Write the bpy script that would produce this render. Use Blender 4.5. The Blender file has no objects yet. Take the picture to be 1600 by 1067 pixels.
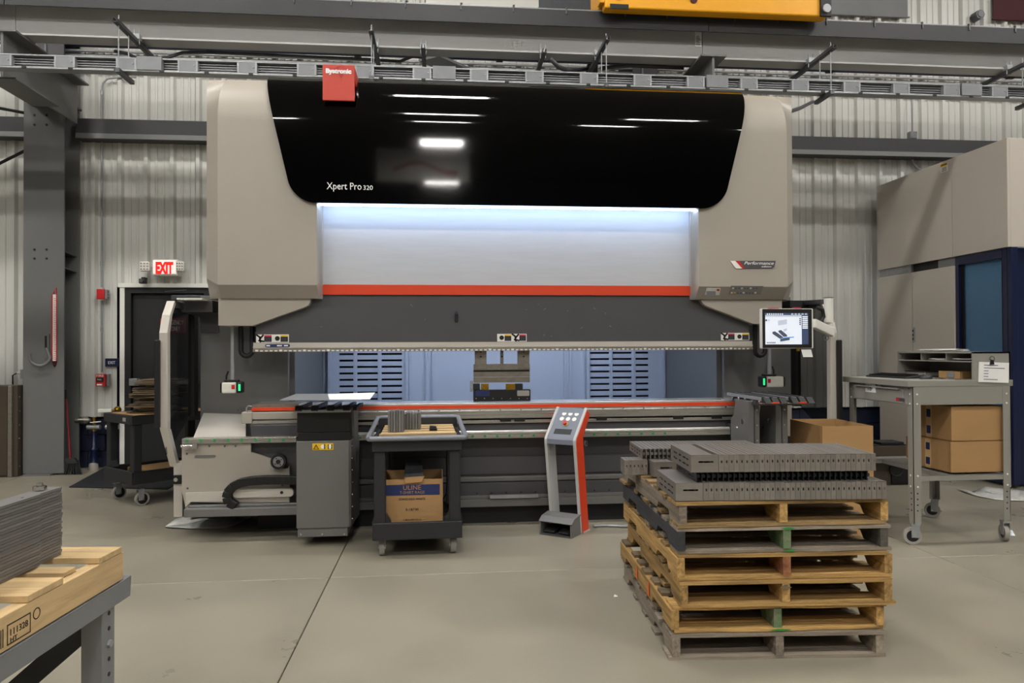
import bpy, math, random
from mathutils import Vector, Matrix
RNG = random.Random(11)
S = bpy.context.scene
COL = S.collection
PI = math.pi

# ---------------------------------------------------------------- camera
FPX = 1130.0
CAM = Vector((0, 0, 1.45))
_y, _p, _r = math.radians(5.5), math.radians(0.6), math.radians(0.26)
CD = Vector((math.sin(_y)*math.cos(_p), math.cos(_y)*math.cos(_p), math.sin(_p)))
_r0 = Vector((math.cos(_y), -math.sin(_y), 0)); _u0 = _r0.cross(CD)
CR = _r0*math.cos(_r) - _u0*math.sin(_r)
CU = _u0*math.cos(_r) + _r0*math.sin(_r)
cam = bpy.data.cameras.new('camera'); camo = bpy.data.objects.new('camera', cam); COL.objects.link(camo)
cam.sensor_width = 36; cam.lens = 36*FPX/1600; cam.clip_start = .05; cam.clip_end = 100
m3 = Matrix((CR, CU, -CD)).transposed()
camo.matrix_world = Matrix.Translation(CAM) @ m3.to_4x4()
S.camera = camo

# ---------------------------------------------------------------- world, exposure
w = bpy.data.worlds.new('world'); S.world = w; w.use_nodes = True
w.node_tree.nodes['Background'].inputs[0].default_value = (.8, .86, 1, 1)
w.node_tree.nodes['Background'].inputs[1].default_value = .02
vs = S.view_settings
vs.view_transform = 'Standard'; vs.look = 'None'; vs.gamma = 1; vs.use_curve_mapping = False
vs.exposure = 0.08
LAMP_POWER = 112.0      # emission of the ceiling luminaires
LAMP_TINT = (1.0, .974, .92)
STRIP_POWER = 20.0     # emission of the cool strip light inside the press brake

def P(px, py, X=None, Y=None, Z=None):
    "world point that the photograph shows at a pixel, on a plane of known position"
    v = CD + CR*((px-800)/FPX) + CU*((533.5-py)/FPX)
    if X is not None: t = (X-CAM.x)/v.x
    elif Y is not None: t = (Y-CAM.y)/v.y
    else: t = (Z-CAM.z)/v.z
    return CAM + v*t
def PX(px, Y, py=540): return P(px, py, Y=Y).x
def PZ(px, py, Y): return P(px, py, Y=Y).z
def rect(px0, py0, px1, py1, Y):
    xm, ym = (px0+px1)/2, (py0+py1)/2
    return PX(px0, Y, ym), PX(px1, Y, ym), PZ(xm, py1, Y), PZ(xm, py0, Y)   # x0 x1 z0 z1

# ---------------------------------------------------------------- materials
def lin(c):
    if isinstance(c, str):
        c = c.lstrip('#'); c = [int(c[i:i+2], 16)/255 for i in (0, 2, 4)]
    return tuple(((x+.055)/1.055)**2.4 if x > .04045 else x/12.92 for x in c)
MATS = {}
def mat(name, col, rough=.5, metal=0.0, var=0.0, scale=(4, 4, 4), bump=0.0, bscale=60, coat=0.0, rnd=0.0,
        emit=None, estr=0.0, alpha=1.0, trans=0.0, detail=6, col2=None, spec=.5, rvar=0.0, dist=0.0):
    m = bpy.data.materials.new(name); m.use_nodes = True; MATS[name] = m
    nt = m.node_tree; N = nt.nodes; L = nt.links
    b = N['Principled BSDF']
    base = lin(col)
    b.inputs['Base Color'].default_value = (*base, 1)
    b.inputs['Roughness'].default_value = rough; b.inputs['Metallic'].default_value = metal
    b.inputs['Specular IOR Level'].default_value = spec
    if coat: b.inputs['Coat Weight'].default_value = coat; b.inputs['Coat Roughness'].default_value = .03
    if emit: b.inputs['Emission Color'].default_value = (*lin(emit), 1); b.inputs['Emission Strength'].default_value = estr
    if trans: b.inputs['Transmission Weight'].default_value = trans; b.inputs['IOR'].default_value = 1.02
    if alpha < 1: b.inputs['Alpha'].default_value = alpha
    if isinstance(scale, (int, float)): scale = (scale,)*3
    if var or bump or rnd or col2 or rvar:
        tc = N.new('ShaderNodeTexCoord'); oi = N.new('ShaderNodeObjectInfo')
        mp = N.new('ShaderNodeMapping'); mp.inputs['Scale'].default_value = scale
        ad = N.new('ShaderNodeVectorMath'); ad.operation = 'MULTIPLY_ADD'
        cb = N.new('ShaderNodeCombineXYZ')
        for i in range(3): L.new(oi.outputs['Random'], cb.inputs[i])
        L.new(cb.outputs[0], ad.inputs[0]); ad.inputs[1].default_value = (17, 23, 31); L.new(tc.outputs['Object'], ad.inputs[2])
        L.new(ad.outputs[0], mp.inputs['Vector'])
        no = N.new('ShaderNodeTexNoise'); no.inputs['Detail'].default_value = detail; no.inputs['Scale'].default_value = 1
        no.inputs['Roughness'].default_value = .62; no.inputs['Distortion'].default_value = dist
        L.new(mp.outputs[0], no.inputs['Vector'])
        rp = N.new('ShaderNodeMapRange'); rp.inputs['From Min'].default_value = .3; rp.inputs['From Max'].default_value = .7
        L.new(no.outputs['Fac'], rp.inputs['Value'])
        mx = N.new('ShaderNodeMix'); mx.data_type = 'RGBA'
        lo = lin(col2) if col2 else tuple(x*(1-var) for x in base)
        hi = tuple(min(1, x*(1+var*.6)) for x in base)
        mx.inputs[6].default_value = (*lo, 1); mx.inputs[7].default_value = (*hi, 1)
        L.new(rp.outputs[0], mx.inputs[0])
        out = mx.outputs[2]
        if rnd:
            hs = N.new('ShaderNodeHueSaturation'); mr = N.new('ShaderNodeMapRange')
            mr.inputs['To Min'].default_value = 1-rnd; mr.inputs['To Max'].default_value = 1+rnd*.7
            L.new(oi.outputs['Random'], mr.inputs['Value']); L.new(mr.outputs[0], hs.inputs['Value']); L.new(out, hs.inputs['Color'])
            out = hs.outputs[0]
        L.new(out, b.inputs['Base Color'])
        if rvar:
            r2 = N.new('ShaderNodeMapRange'); r2.inputs['To Min'].default_value = max(0, rough-rvar); r2.inputs['To Max'].default_value = min(1, rough+rvar)
            L.new(rp.outputs[0], r2.inputs['Value']); L.new(r2.outputs[0], b.inputs['Roughness'])
        if bump:
            n2 = N.new('ShaderNodeTexNoise'); n2.inputs['Scale'].default_value = bscale; n2.inputs['Detail'].default_value = 4
            L.new(ad.outputs[0] if bscale > 0 else mp.outputs[0], n2.inputs['Vector'])
            bp = N.new('ShaderNodeBump'); bp.inputs['Strength'].default_value = bump; bp.inputs['Distance'].default_value = .01
            L.new(n2.outputs['Fac'], bp.inputs['Height']); L.new(bp.outputs[0], b.inputs['Normal'])
    return m

# ---------------------------------------------------------------- mesh builder
WM = {}          # world matrices of parents
def wmat(o): return WM.get(o.name, Matrix.Identity(4))
class MB:
    def __init__(s): s.v = []; s.f = []; s.sm = []
    def face(s, pts, smooth=False):
        i = len(s.v); s.v += [Vector(p) for p in pts]; s.f.append(tuple(range(i, i+len(pts)))); s.sm.append(smooth); return s
    def add(s, vs, fs, smooth=False):
        i = len(s.v); s.v += [Vector(p) for p in vs]
        for f in fs: s.f.append(tuple(i+k for k in f)); s.sm.append(smooth)
        return s
    def box(s, x0, x1, y0, y1, z0, z1, M=None):
        if x0 > x1: x0, x1 = x1, x0
        if y0 > y1: y0, y1 = y1, y0
        if z0 > z1: z0, z1 = z1, z0
        vs = [Vector((x, y, z)) for z in (z0, z1) for y in (y0, y1) for x in (x0, x1)]
        if M is not None: vs = [M @ v for v in vs]
        return s.add(vs, [(0, 2, 3, 1), (4, 5, 7, 6), (0, 1, 5, 4), (2, 6, 7, 3), (0, 4, 6, 2), (1, 3, 7, 5)])
    def bar(s, a, b, w, h, up=(0, 0, 1)):
        "rectangular bar from a to b, w across, h along up"
        a, b = Vector(a), Vector(b); d = (b-a).normalized(); up = Vector(up)
        if abs(d.dot(up)) > .99: up = Vector((0, 1, 0))
        x = d.cross(up).normalized(); z = x.cross(d).normalized()
        vs = [q + x*(w/2*i) + z*(h/2*j) for q in (a, b) for i, j in ((-1, -1), (1, -1), (1, 1), (-1, 1))]
        return s.add(vs, [(0, 1, 2, 3), (7, 6, 5, 4), (0, 4, 5, 1), (1, 5, 6, 2), (2, 6, 7, 3), (3, 7, 4, 0)])
    def prism(s, pts, axis, a, b):
        "outline pts (2D, counter-clockwise or not) swept along axis x, y or z from a to b"
        def mk(p, t):
            return Vector((t, p[0], p[1])) if axis == 'x' else Vector((p[0], t, p[1])) if axis == 'y' else Vector((p[0], p[1], t))
        n = len(pts); i = len(s.v)
        s.v += [mk(p, a) for p in pts] + [mk(p, b) for p in pts]
        s.f.append(tuple(i+k for k in range(n))); s.f.append(tuple(i+n+k for k in reversed(range(n)))); s.sm += [False, False]
        for k in range(n):
            s.f.append((i+k, i+n+k, i+n+(k+1) % n, i+(k+1) % n)); s.sm.append(False)
        return s
    def cyl(s, a, b, r, n=12, r2=None, caps=True, smooth=True):
        a, b = Vector(a), Vector(b); d = (b-a).normalized(); r2 = r if r2 is None else r2
        t = Vector((0, 0, 1)) if abs(d.z) < .9 else Vector((1, 0, 0))
        x = d.cross(t).normalized(); y = d.cross(x)
        ra = [a + (x*math.cos(2*PI*k/n) + y*math.sin(2*PI*k/n))*r for k in range(n)]
        rb = [b + (x*math.cos(2*PI*k/n) + y*math.sin(2*PI*k/n))*r2 for k in range(n)]
        s.add(ra+rb, [(k, n+k, n+(k+1) % n, (k+1) % n) for k in range(n)], smooth)
        if caps: s.add(ra, [tuple(range(n))]); s.add(rb, [tuple(reversed(range(n)))])
        return s
    def ring(s, a, b, ro, ri, n=20):
        "hollow cylinder"
        a, b = Vector(a), Vector(b); d = (b-a).normalized()
        t = Vector((0, 0, 1)) if abs(d.z) < .9 else Vector((1, 0, 0))
        x = d.cross(t).normalized(); y = d.cross(x)
        def c(q, r): return [q + (x*math.cos(2*PI*k/n) + y*math.sin(2*PI*k/n))*r for k in range(n)]
        A, B, C, D = c(a, ro), c(b, ro), c(b, ri), c(a, ri)
        for U, V in ((A, B), (B, C), (C, D), (D, A)):
            s.add(U+V, [(k, n+k, n+(k+1) % n, (k+1) % n) for k in range(n)], True)
        return s
    def tube(s, pts, r, n=8, caps=True):
        pts = [Vector(p) for p in pts]; rings = []; prev = None
        for i, p in enumerate(pts):
            d = (pts[min(i+1, len(pts)-1)] - pts[max(i-1, 0)]).normalized()
            if prev is None:
                t = Vector((0, 0, 1)) if abs(d.z) < .9 else Vector((1, 0, 0)); x = d.cross(t).normalized()
            else:
                x = (prev - d*prev.dot(d)).normalized()
            prev = x; y = d.cross(x)
            rings.append([p + (x*math.cos(2*PI*k/n) + y*math.sin(2*PI*k/n))*r for k in range(n)])
        vs = [v for q in rings for v in q]; fs = []
        for i in range(len(rings)-1):
            for k in range(n): fs.append((i*n+k, (i+1)*n+k, (i+1)*n+(k+1) % n, i*n+(k+1) % n))
        s.add(vs, fs, True)
        if caps: s.add(rings[0], [tuple(range(n))]); s.add(rings[-1], [tuple(reversed(range(n)))])
        return s
    def lathe(s, prof, c, axis=(0, 0, 1), n=20):
        "prof = [(radius, height)] around axis through c"
        c = Vector(c); d = Vector(axis).normalized()
        t = Vector((0, 0, 1)) if abs(d.z) < .9 else Vector((1, 0, 0))
        x = d.cross(t).normalized(); y = d.cross(x); vs = []; fs = []
        for r, h in prof: vs += [c + d*h + (x*math.cos(2*PI*k/n) + y*math.sin(2*PI*k/n))*r for k in range(n)]
        for i in range(len(prof)-1):
            for k in range(n): fs.append((i*n+k, (i+1)*n+k, (i+1)*n+(k+1) % n, i*n+(k+1) % n))
        return s.add(vs, fs, True)
    def grid(s, rows, smooth=True):
        "rows of points joined into quads"
        m = len(rows[0]); vs = [p for r in rows for p in r]
        return s.add(vs, [(i*m+k, i*m+k+1, (i+1)*m+k+1, (i+1)*m+k) for i in range(len(rows)-1) for k in range(m-1)], smooth)
    def xf(s, M):
        s.v = [M @ v for v in s.v]; return s
    def mesh(s, name, material):
        me = bpy.data.meshes.new(name); me.from_pydata([tuple(v) for v in s.v], [], s.f)
        me.polygons.foreach_set('use_smooth', s.sm); me.materials.append(material); me.update()
        return me
    def build(s, name, material, parent=None, bev=0.0, local=False, seg=2, label=None, kind=None, solid=0.0, fix=True):
        material = MATS[material] if isinstance(material, str) else material
        org = Vector((0, 0, 0))
        if parent is None and not local:
            xs = [v.x for v in s.v]; ys = [v.y for v in s.v]; zs = [v.z for v in s.v]
            org = Vector(((min(xs)+max(xs))/2, (min(ys)+max(ys))/2, min(zs)))
            s.v = [v-org for v in s.v]
        elif parent is not None and not local:
            im = wmat(parent).inverted(); s.v = [im @ v for v in s.v]
        me = s.mesh(name, material)
        if fix:
            import bmesh
            bm = bmesh.new(); bm.from_mesh(me)
            if bev: bmesh.ops.remove_doubles(bm, verts=bm.verts, dist=1e-5)
            bmesh.ops.recalc_face_normals(bm, faces=bm.faces); bm.to_mesh(me); bm.free()
        o = bpy.data.objects.new(name, me); COL.objects.link(o); o.location = org
        if parent is not None: o.parent = parent; WM[o.name] = wmat(parent)
        else: WM[o.name] = Matrix.Translation(org)
        if bev:
            b = o.modifiers.new('bevel', 'BEVEL'); b.width = bev; b.segments = seg; b.limit_method = 'ANGLE'; b.angle_limit = math.radians(40)
            b.harden_normals = False
        if solid:
            d = o.modifiers.new('solidify', 'SOLIDIFY'); d.thickness = solid; d.offset = 0
        if label: o['label'] = label
        if kind: o['kind'] = kind
        return o

def tag(o, label=None, cat=None, group=None, kind=None):
    if label: o['label'] = label
    if cat: o['category'] = cat
    if group: o['group'] = group
    if kind: o['kind'] = kind
    return o
def thing(name, label, cat, loc=(0, 0, 0), rotz=0.0, group=None, kind=None):
    o = bpy.data.objects.new(name, None); COL.objects.link(o); o.empty_display_size = .1
    o.location = loc; o.rotation_euler = (0, 0, rotz)
    WM[o.name] = Matrix.Translation(Vector(loc)) @ Matrix.Rotation(rotz, 4, 'Z')
    return tag(o, label, cat, group, kind)
def dup(root, loc, rotz=0.0, label=None, group=None):
    def cp(o, par):
        c = o.copy(); COL.objects.link(c)
        if par is not None: c.parent = par; WM[c.name] = wmat(par)
        for ch in o.children: cp(ch, c)
        return c
    kids = list(root.children)
    r = root.copy(); COL.objects.link(r); r.location = loc; r.rotation_euler = (0, 0, rotz)
    WM[r.name] = Matrix.Translation(Vector(loc)) @ Matrix.Rotation(rotz, 4, 'Z')
    for ch in kids: cp(ch, r)
    return tag(r, label, None, group)
def inst(me, name, loc, parent=None, rotz=0.0, scale=None):
    "one more object on shared mesh data (world location)"
    o = bpy.data.objects.new(name, me); COL.objects.link(o); loc = Vector(loc)
    o.rotation_euler = (0, 0, rotz)
    if parent is not None: o.parent = parent; o.location = wmat(parent).inverted() @ loc
    else: o.location = loc
    if scale: o.scale = scale
    WM[o.name] = Matrix.Translation(loc)
    return o
def text(body, size, origin, material, parent, name='lettering', right=(1, 0, 0), up=(0, 0, 1), align='LEFT', width=None, height=None, depth=.0006, local=False, shear=0.0, bold=0.0):
    "flat lettering as a mesh; origin = left (or centre) of the base line"
    cu = bpy.data.curves.new('t', 'FONT'); cu.body = body; cu.size = size; cu.align_x = align; cu.extrude = depth; cu.shear = shear; cu.offset = bold
    cu.resolution_u = 3
    o = bpy.data.objects.new('t', cu); me = bpy.data.meshes.new_from_object(o)
    bpy.data.objects.remove(o); bpy.data.curves.remove(cu)
    xs = [v.co.x for v in me.vertices]; ys = [v.co.y for v in me.vertices]
    kx = width/(max(xs)-min(xs)) if width else 1; ky = height/(max(ys)-min(ys)) if height else kx
    x0 = (min(xs)+max(xs))/2 if align == 'CENTER' else min(xs)
    rt, upv, og = Vector(right).normalized(), Vector(up).normalized(), Vector(origin); nn = rt.cross(upv)
    im = Matrix.Identity(4) if (local or parent is None) else wmat(parent).inverted()
    for v in me.vertices:
        v.co = im @ (og + rt*((v.co.x-x0)*kx) + upv*(v.co.y*ky) + nn*v.co.z)
    me.name = name; me.materials.clear(); me.materials.append(MATS[material])
    ob = bpy.data.objects.new(name, me); COL.objects.link(ob)
    if parent is not None: ob.parent = parent; WM[ob.name] = wmat(parent)
    return ob
ONES = ['', 'first', 'second', 'third', 'fourth', 'fifth', 'sixth', 'seventh', 'eighth', 'ninth', 'tenth', 'eleventh', 'twelfth', 'thirteenth', 'fourteenth', 'fifteenth', 'sixteenth', 'seventeenth', 'eighteenth', 'nineteenth']
def nth(k):
    if k < 20: return ONES[k]
    t, o = divmod(k, 10)
    return ('', '', 'twentieth', 'thirtieth', 'fortieth')[t] if o == 0 else ('', '', 'twenty', 'thirty', 'forty')[t]+'-'+ONES[o]
def arc(cx, cy, r, a0, a1, n):
    return [(cx + r*math.cos(math.radians(a0+(a1-a0)*k/n)), cy + r*math.sin(math.radians(a0+(a1-a0)*k/n))) for k in range(n+1)]
def rrect(x0, x1, y0, y1, r, n=4):
    return arc(x1-r, y1-r, r, 0, 90, n) + arc(x0+r, y1-r, r, 90, 180, n) + arc(x0+r, y0+r, r, 180, 270, n) + arc(x1-r, y0+r, r, 270, 360, n)

# palette
mat('concrete', '#8f897a', .34, var=.16, scale=(1.3, 1.3, 1.3), bump=.03, bscale=90, rvar=.1, detail=9)
mat('subfloor', '#4a4741', .8)
mat('wall_metal', '#d0cfca', .36, var=.05, scale=(1, 1, .3), spec=.5)
mat('navy_block', '#1b2138', .55, var=.15, bump=.2, bscale=120)
mat('roof', '#8f8d89', .7)
mat('steel_grey', '#77787a', .5, var=.08, scale=3)
mat('beam_grey', '#b2b1b0', .4, var=.12, scale=(1.2, 3, 6), rvar=.08)
mat('beam_cap', '#2b2c2e', .55, var=.1)
mat('girt_dark', '#3d3e40', .5, var=.08)
mat('column_grey', '#6a6b6a', .48, var=.05, scale=2)
mat('galv', '#9c9ea0', .4, metal=.4, var=.12, scale=25)
mat('galv_dark', '#5a5c60', .4, metal=.5, var=.1, scale=20)
mat('bus_cover', '#808285', .5, metal=.1, var=.08, scale=12)
mat('black', '#0c0c0d', .5)
mat('black_soft', '#17181a', .6, var=.1)
mat('black_plastic', '#222326', .55, var=.12, scale=8, bump=.05, bscale=300)
mat('navy', '#1c2747', .4)
mat('navy_gloss', '#101a3c', .3, var=.08)
mat('yellow', '#f0a808', .4, var=.05)
mat('red', '#c21e22', .4)
mat('dark_red', '#45141c', .7)
mat('orange_red', '#d8431f', .38)
mat('sign_red', '#c8402f', .42)
mat('white', '#e8e6e0', .5)
mat('white_plastic', '#dcdad2', .4)
mat('paper', '#eeecea', .7)
mat('beige', '#a39c91', .42, var=.02, scale=3, bump=.015, bscale=500)
mat('beige_light', '#bab4aa', .42, var=.02)
mat('visor', '#010102', .05, spec=.55)
mat('ram_grey', '#49484a', .5, var=.06, scale=3)
mat('machine_grey', '#6a6967', .45, var=.05, scale=3)
mat('machine_dark', '#48474a', .45, var=.06, scale=4)
mat('brushed', '#bfc0c3', .55, metal=.1, var=.05, scale=(3, 3, 40))
mat('steel', '#a8a49c', .28, metal=.6, var=.05, scale=(.6, 10, 40), rvar=.05)
mat('steel_bright', '#cfccc6', .25, metal=.6, var=.08, scale=(3, 10, 20))
mat('tool_steel', '#8a8378', .4, metal=.55, var=.2, scale=(15, 15, 30))
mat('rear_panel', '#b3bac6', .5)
mat('rubber', '#19191a', .8)
mat('tyre_grey', '#9a968f', .6)
mat('cardboard', '#a98457', .75, var=.07, scale=(3, 3, 8))
mat('cardboard_in', '#94703f', .8, var=.06)
mat('cardboard_old', '#6e5c48', .85, var=.25, scale=10, rnd=.3)
mat('print_black', '#17130f', .7)
mat('print_white', '#f2f2f2', .5)
mat('print_navy', '#1d2a5a', .6)
mat('label_yellow', '#e3b81e', .5)
mat('label_red', '#c2394a', .5)
mat('green', '#2f8f56', .5)
mat('brass', '#b08b2c', .3, metal=.9, var=.3, scale=60)
mat('desk_grey', '#8f8c85', .45, var=.04, scale=3)
mat('encl_beige', '#bdb5ab', .4, var=.015)
mat('chrome', '#c9c9c9', .2, metal=1.0)
mat('broom_red', '#81202a', .4)
mat('glass_dark', '#10151d', .08, spec=.6)
mat('door_tint', '#0e1116', .12, alpha=.62)
mat('brown_cabinet', '#453c31', .4, var=.15, scale=3)
mat('bracket_steel', '#96908a', .36, metal=.6, var=.1, scale=(10, 10, 30), rnd=.1)
mat('bracket_dark', '#3a3a3c', .35, metal=.5, rnd=.1)
mat('plate_steel', '#7d7b79', .4, metal=.3, var=.2, scale=(4, 4, 4), rnd=.18)
mat('wood_x', '#b08c54', .8, var=.6, scale=(2.5, 45, 45), bump=.25, bscale=80, rnd=.22, dist=.6, detail=8)
mat('wood_y', '#b08c54', .8, var=.6, scale=(45, 2.5, 45), bump=.25, bscale=80, rnd=.22, dist=.6, detail=8)
mat('wood_mid_x', '#8d744c', .85, var=.6, scale=(2.5, 45, 45), bump=.35, bscale=80, rnd=.25, dist=.6, detail=8)
mat('wood_grey_x', '#8d8172', .85, var=.5, scale=(2.5, 45, 45), bump=.35, bscale=80, rnd=.2, dist=.6, detail=8)
mat('wood_grey_y', '#8d8172', .85, var=.5, scale=(45, 2.5, 45), bump=.35, bscale=80, rnd=.2, dist=.6, detail=8)
mat('wood_dark_x', '#6f6049', .85, var=.5, scale=(2.5, 45, 45), bump=.35, bscale=80, rnd=.25, dist=.6, detail=8)
mat('wood_dark_y', '#5c5750', .85, var=.35, scale=(45, 2.5, 45), bump=.35, bscale=80, rnd=.25, dist=.6, detail=8)
mat('wood_black_y', '#35363a', .8, var=.3, scale=(45, 2.5, 45), bump=.3, bscale=80, rnd=.2, detail=8)
mat('pine', '#c9ab7d', .7, var=.25, scale=(22, 2.2, 22), bump=.1, bscale=80, rnd=.1, dist=1.2, detail=6)
mat('pine_x', '#c3a679', .7, var=.3, scale=(2.2, 22, 22), bump=.1, bscale=80, rnd=.12, dist=1.0, detail=6)
mat('spray_green', '#2e8a3c', .7, var=.3, scale=40)
mat('spray_orange', '#d9622a', .7)
mat('wood_green_y', '#3f7a45', .85, scale=(25, 12, 25), bump=.3, bscale=80, col2='#857a69', detail=8)
mat('wood_red_y', '#a5744a', .85, scale=(25, 12, 25), bump=.3, bscale=80, col2='#6e3a2a', detail=8)
mat('film', '#c9c8c4', .35, var=.25, scale=14, bump=.6, bscale=40)
mat('lamp_housing', '#d6d6d6', .5)
mat('lamp_glow', '#ffffff', .5, emit=(1, 1, 1), estr=LAMP_POWER)
MATS['lamp_glow'].node_tree.nodes['Principled BSDF'].inputs['Emission Color'].default_value = (*LAMP_TINT, 1)
mat('strip_glow', '#ffffff', .5, emit='#b7d3ff', estr=STRIP_POWER)
mat('work_glow', '#ffffff', .5, emit='#d3e3ff', estr=75)
mat('exit_glow', '#d01010', .5, emit='#ff1208', estr=.75)
mat('exit_face', '#f6efe9', .5, emit='#ffe6df', estr=.35)
mat('led_green', '#2fd07a', .4, emit='#2fd07a', estr=1.2)
mat('screen', '#dfe5f0', .3, emit='#d3dbe8', estr=.5)
mat('screen_bar', '#39435c', .3, emit='#3c4866', estr=.5)
mat('screen_dark', '#4a4f5c', .3, emit='#4b5262', estr=.4)
mat('screen_mid', '#b3b9c4', .3, emit='#b6bcc8', estr=.5)
mat('screen_blue', '#4f83b8', .3, emit='#4f83b8', estr=.5)
mat('console_grey', '#b6b6b4', .4)
mat('console_panel', '#6f7480', .45)
mat('rim_grey', '#7c8088', .4, var=.1)
mat('cardboard_tape', '#c9a877', .5)
mat('encl_glass', '#4f7fa6', .05, alpha=.55)
mat('cabin_glow', '#ffffff', .5, emit='#a8d0ff', estr=3.0)
mat('stain_red', '#7a2f22', .8, var=.2, scale=40)
# ================================================================ SETTING
XL, XR, YB, YF_, ZC = -12.0, 13.5, 9.62, -19.0, 8.6
YW = 9.40                                   # face of the wall sheets
# floor: slabs with recessed joints
fl = MB().box(XL, XR, YF_, YB, -.2, -.02).build('floor', 'subfloor', kind='structure')
jx = [-.72 + 4.13*k for k in range(-3, 5)]; jx = [XL] + [x for x in jx if XL < x < XR] + [XR]
jy = [YF_, -13.7, -9.1, -4.5, .1, 4.71, YB]
for a, b in zip(jx, jx[1:]):
    for c, d in zip(jy, jy[1:]):
        MB().box(a+.003, b-.003, c+.003, d-.003, -.03, 0).build('slab', 'concrete', fl, bev=.003, seg=1)
# walls and roof
wb = MB().box(XL, XR, YB-.08, YB+.1, 0, ZC).build('wall_back', 'navy_block', kind='structure')
MB().box(XL-.1, XL, YF_, YB, 0, ZC).build('wall_left', 'steel_grey', kind='structure')
MB().box(XR, XR+.1, YF_, YB, 0, ZC).build('wall_right', 'steel_grey', kind='structure')
MB().box(XL, XR, YF_-.1, YF_, 0, ZC).build('wall_front', 'steel_grey', kind='structure')
MB().box(XL-.1, XR+.1, YF_-.1, YB+.1, ZC, ZC+.1).build('ceiling', 'roof', kind='structure')
# ribbed wall sheets, three ribs each
xa, xb = PX(189, YW, 300), PX(1340, YW, 300)
pitch = (xb-xa)/round((xb-xa)/.31)
Z0 = PZ(150, 651, YW)
def sheet_profile():
    pts = []
    for k in range(3):
        c = k*pitch
        pts += [(c-.042, 0), (c-.022, -.048), (c+.022, -.048), (c+.042, 0)]
        for q in (.36, .64):
            m = c + pitch*q
            pts += [(m-.018, 0), (m-.010, -.011), (m+.010, -.011), (m+.018, 0)]
    return pts + [(3*pitch-.045, 0)]
pr = sheet_profile()
mb = MB()
mb.grid([[Vector((x, y, z)) for x, y in pr] for z in (Z0, ZC)], smooth=False)
sheet_me = mb.mesh('wall_sheet', MATS['wall_metal'])
dx0, dx1, dz1 = PX(197, YW, 550), PX(324, YW, 550), PZ(260, 449, YW)     # door opening
def sheet_cut():
    mb = MB(); mb.grid([[Vector((x, y, z)) for x, y in pr] for z in (dz1, ZC)], smooth=False)
    return mb.mesh('wall_sheet', MATS['wall_metal'])
short_me = sheet_cut()
k0 = math.floor((XL-xa)/(3*pitch))
for k in range(k0, k0+30):
    x = xa + k*3*pitch
    if x > XR: break
    over = x+3*pitch > dx0+.05 and x < dx1
    if not over: inst(sheet_me, 'wall_sheet', (x, YW, 0), wb)
    else:
        inst(short_me, 'wall_sheet', (x, YW, 0), wb)
        for a, b in ((x, min(x+3*pitch, dx0-.02)), (max(x, dx1+.04), x+3*pitch)):
            if b-a > .03:
                q = [(px_, py_) for px_, py_ in pr if a <= x+px_ <= b]
                q = [(a-x, 0)] + q + [(b-x, 0)]
                m2 = MB(); m2.grid([[Vector((u, v, z)) for u, v in q] for z in (Z0, dz1)], smooth=False)
                inst(m2.mesh('wall_sheet', MATS['wall_metal']), 'wall_sheet', (x, YW, 0), wb)
# navy block plinth
blk = MB().box(-.198, .198, 0, .06, .003, .2).mesh('block', MATS['navy_block'])
for r in range(3):
    x = -6.2 + (.2 if r % 2 else 0)
    while x < 7.5:
        if not (dx0-.25 < x < dx1+.25): inst(blk, 'block', (x, YB-.15, r*.205), wb)
        x += .402
# ceiling luminaires: long linear high bays in rows (above the picture)
def lamp(x, y, label):
    t = thing('high_bay_light', label, 'ceiling light', (x, y, 7.7), 0, 'linear high bay lights')
    MB().box(-.66, .66, -.2, .2, .02, .09).build('housing', 'lamp_housing', t, local=True, bev=.01)
    MB().box(-.62, .62, -.16, .16, .0, .018).build('diffuser', 'lamp_glow', t, local=True)
    for sx in (-.5, .5): MB().cyl((sx, 0, .09), (sx, 0, .9), .006, 6).build('hanger_cable', 'galv', t, local=True)
    return t
l0 = None
for y, row in ((5.1, 'row by the back wall'), (-.05, 'second row from the back wall'), (-5.2, 'third row from the back wall'), (-10.35, 'fourth row from the back wall'), (-15.5, 'row by the front wall')):
    for x, col in ((0, 'only one'),) if y < -8 else ((-7.6, 'first'), (-3.8, 'second'), (0, 'third'), (6.4, 'fourth'), (9.8, 'fifth')) if y > 5 else ((-8, 'first'), (-4, 'second'), (0, 'third'), (4, 'fourth'), (8, 'fifth')):
        lb = f'linear ceiling light, {col} from left in the {row}'
        if l0 is None: l0 = lamp(x, y, lb)
        else: dup(l0, (x, y, 7.7), 0, lb)
# white banner hung far behind the camera, seen in the visor as a reflection
bw_ = thing('hanging_banner', 'white banner with a red brush stroke hung far down the hall', 'banner', (-.6, -12, 6.9))
MB().box(-2.1, .9, -12.01, -12, 6.9, 7.95).build('cloth', 'white', bw_)
rows_ = [[Vector((-1.6+2.1*k/16, -11.985, 7.35+.16*math.sin(k*.36-.6)+s_*(.05+.03*(k > 13)))) for k in range(17)] for s_ in (-1, 1)]
MB().grid(rows_).build('red_stroke', 'red', bw_, solid=.004)
for s_ in (-1.9, .7): MB().cyl((s_, -12, 7.95), (s_, -12, 8.6), .006, 6).build('hanger_cable', 'galv', bw_)
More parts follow.
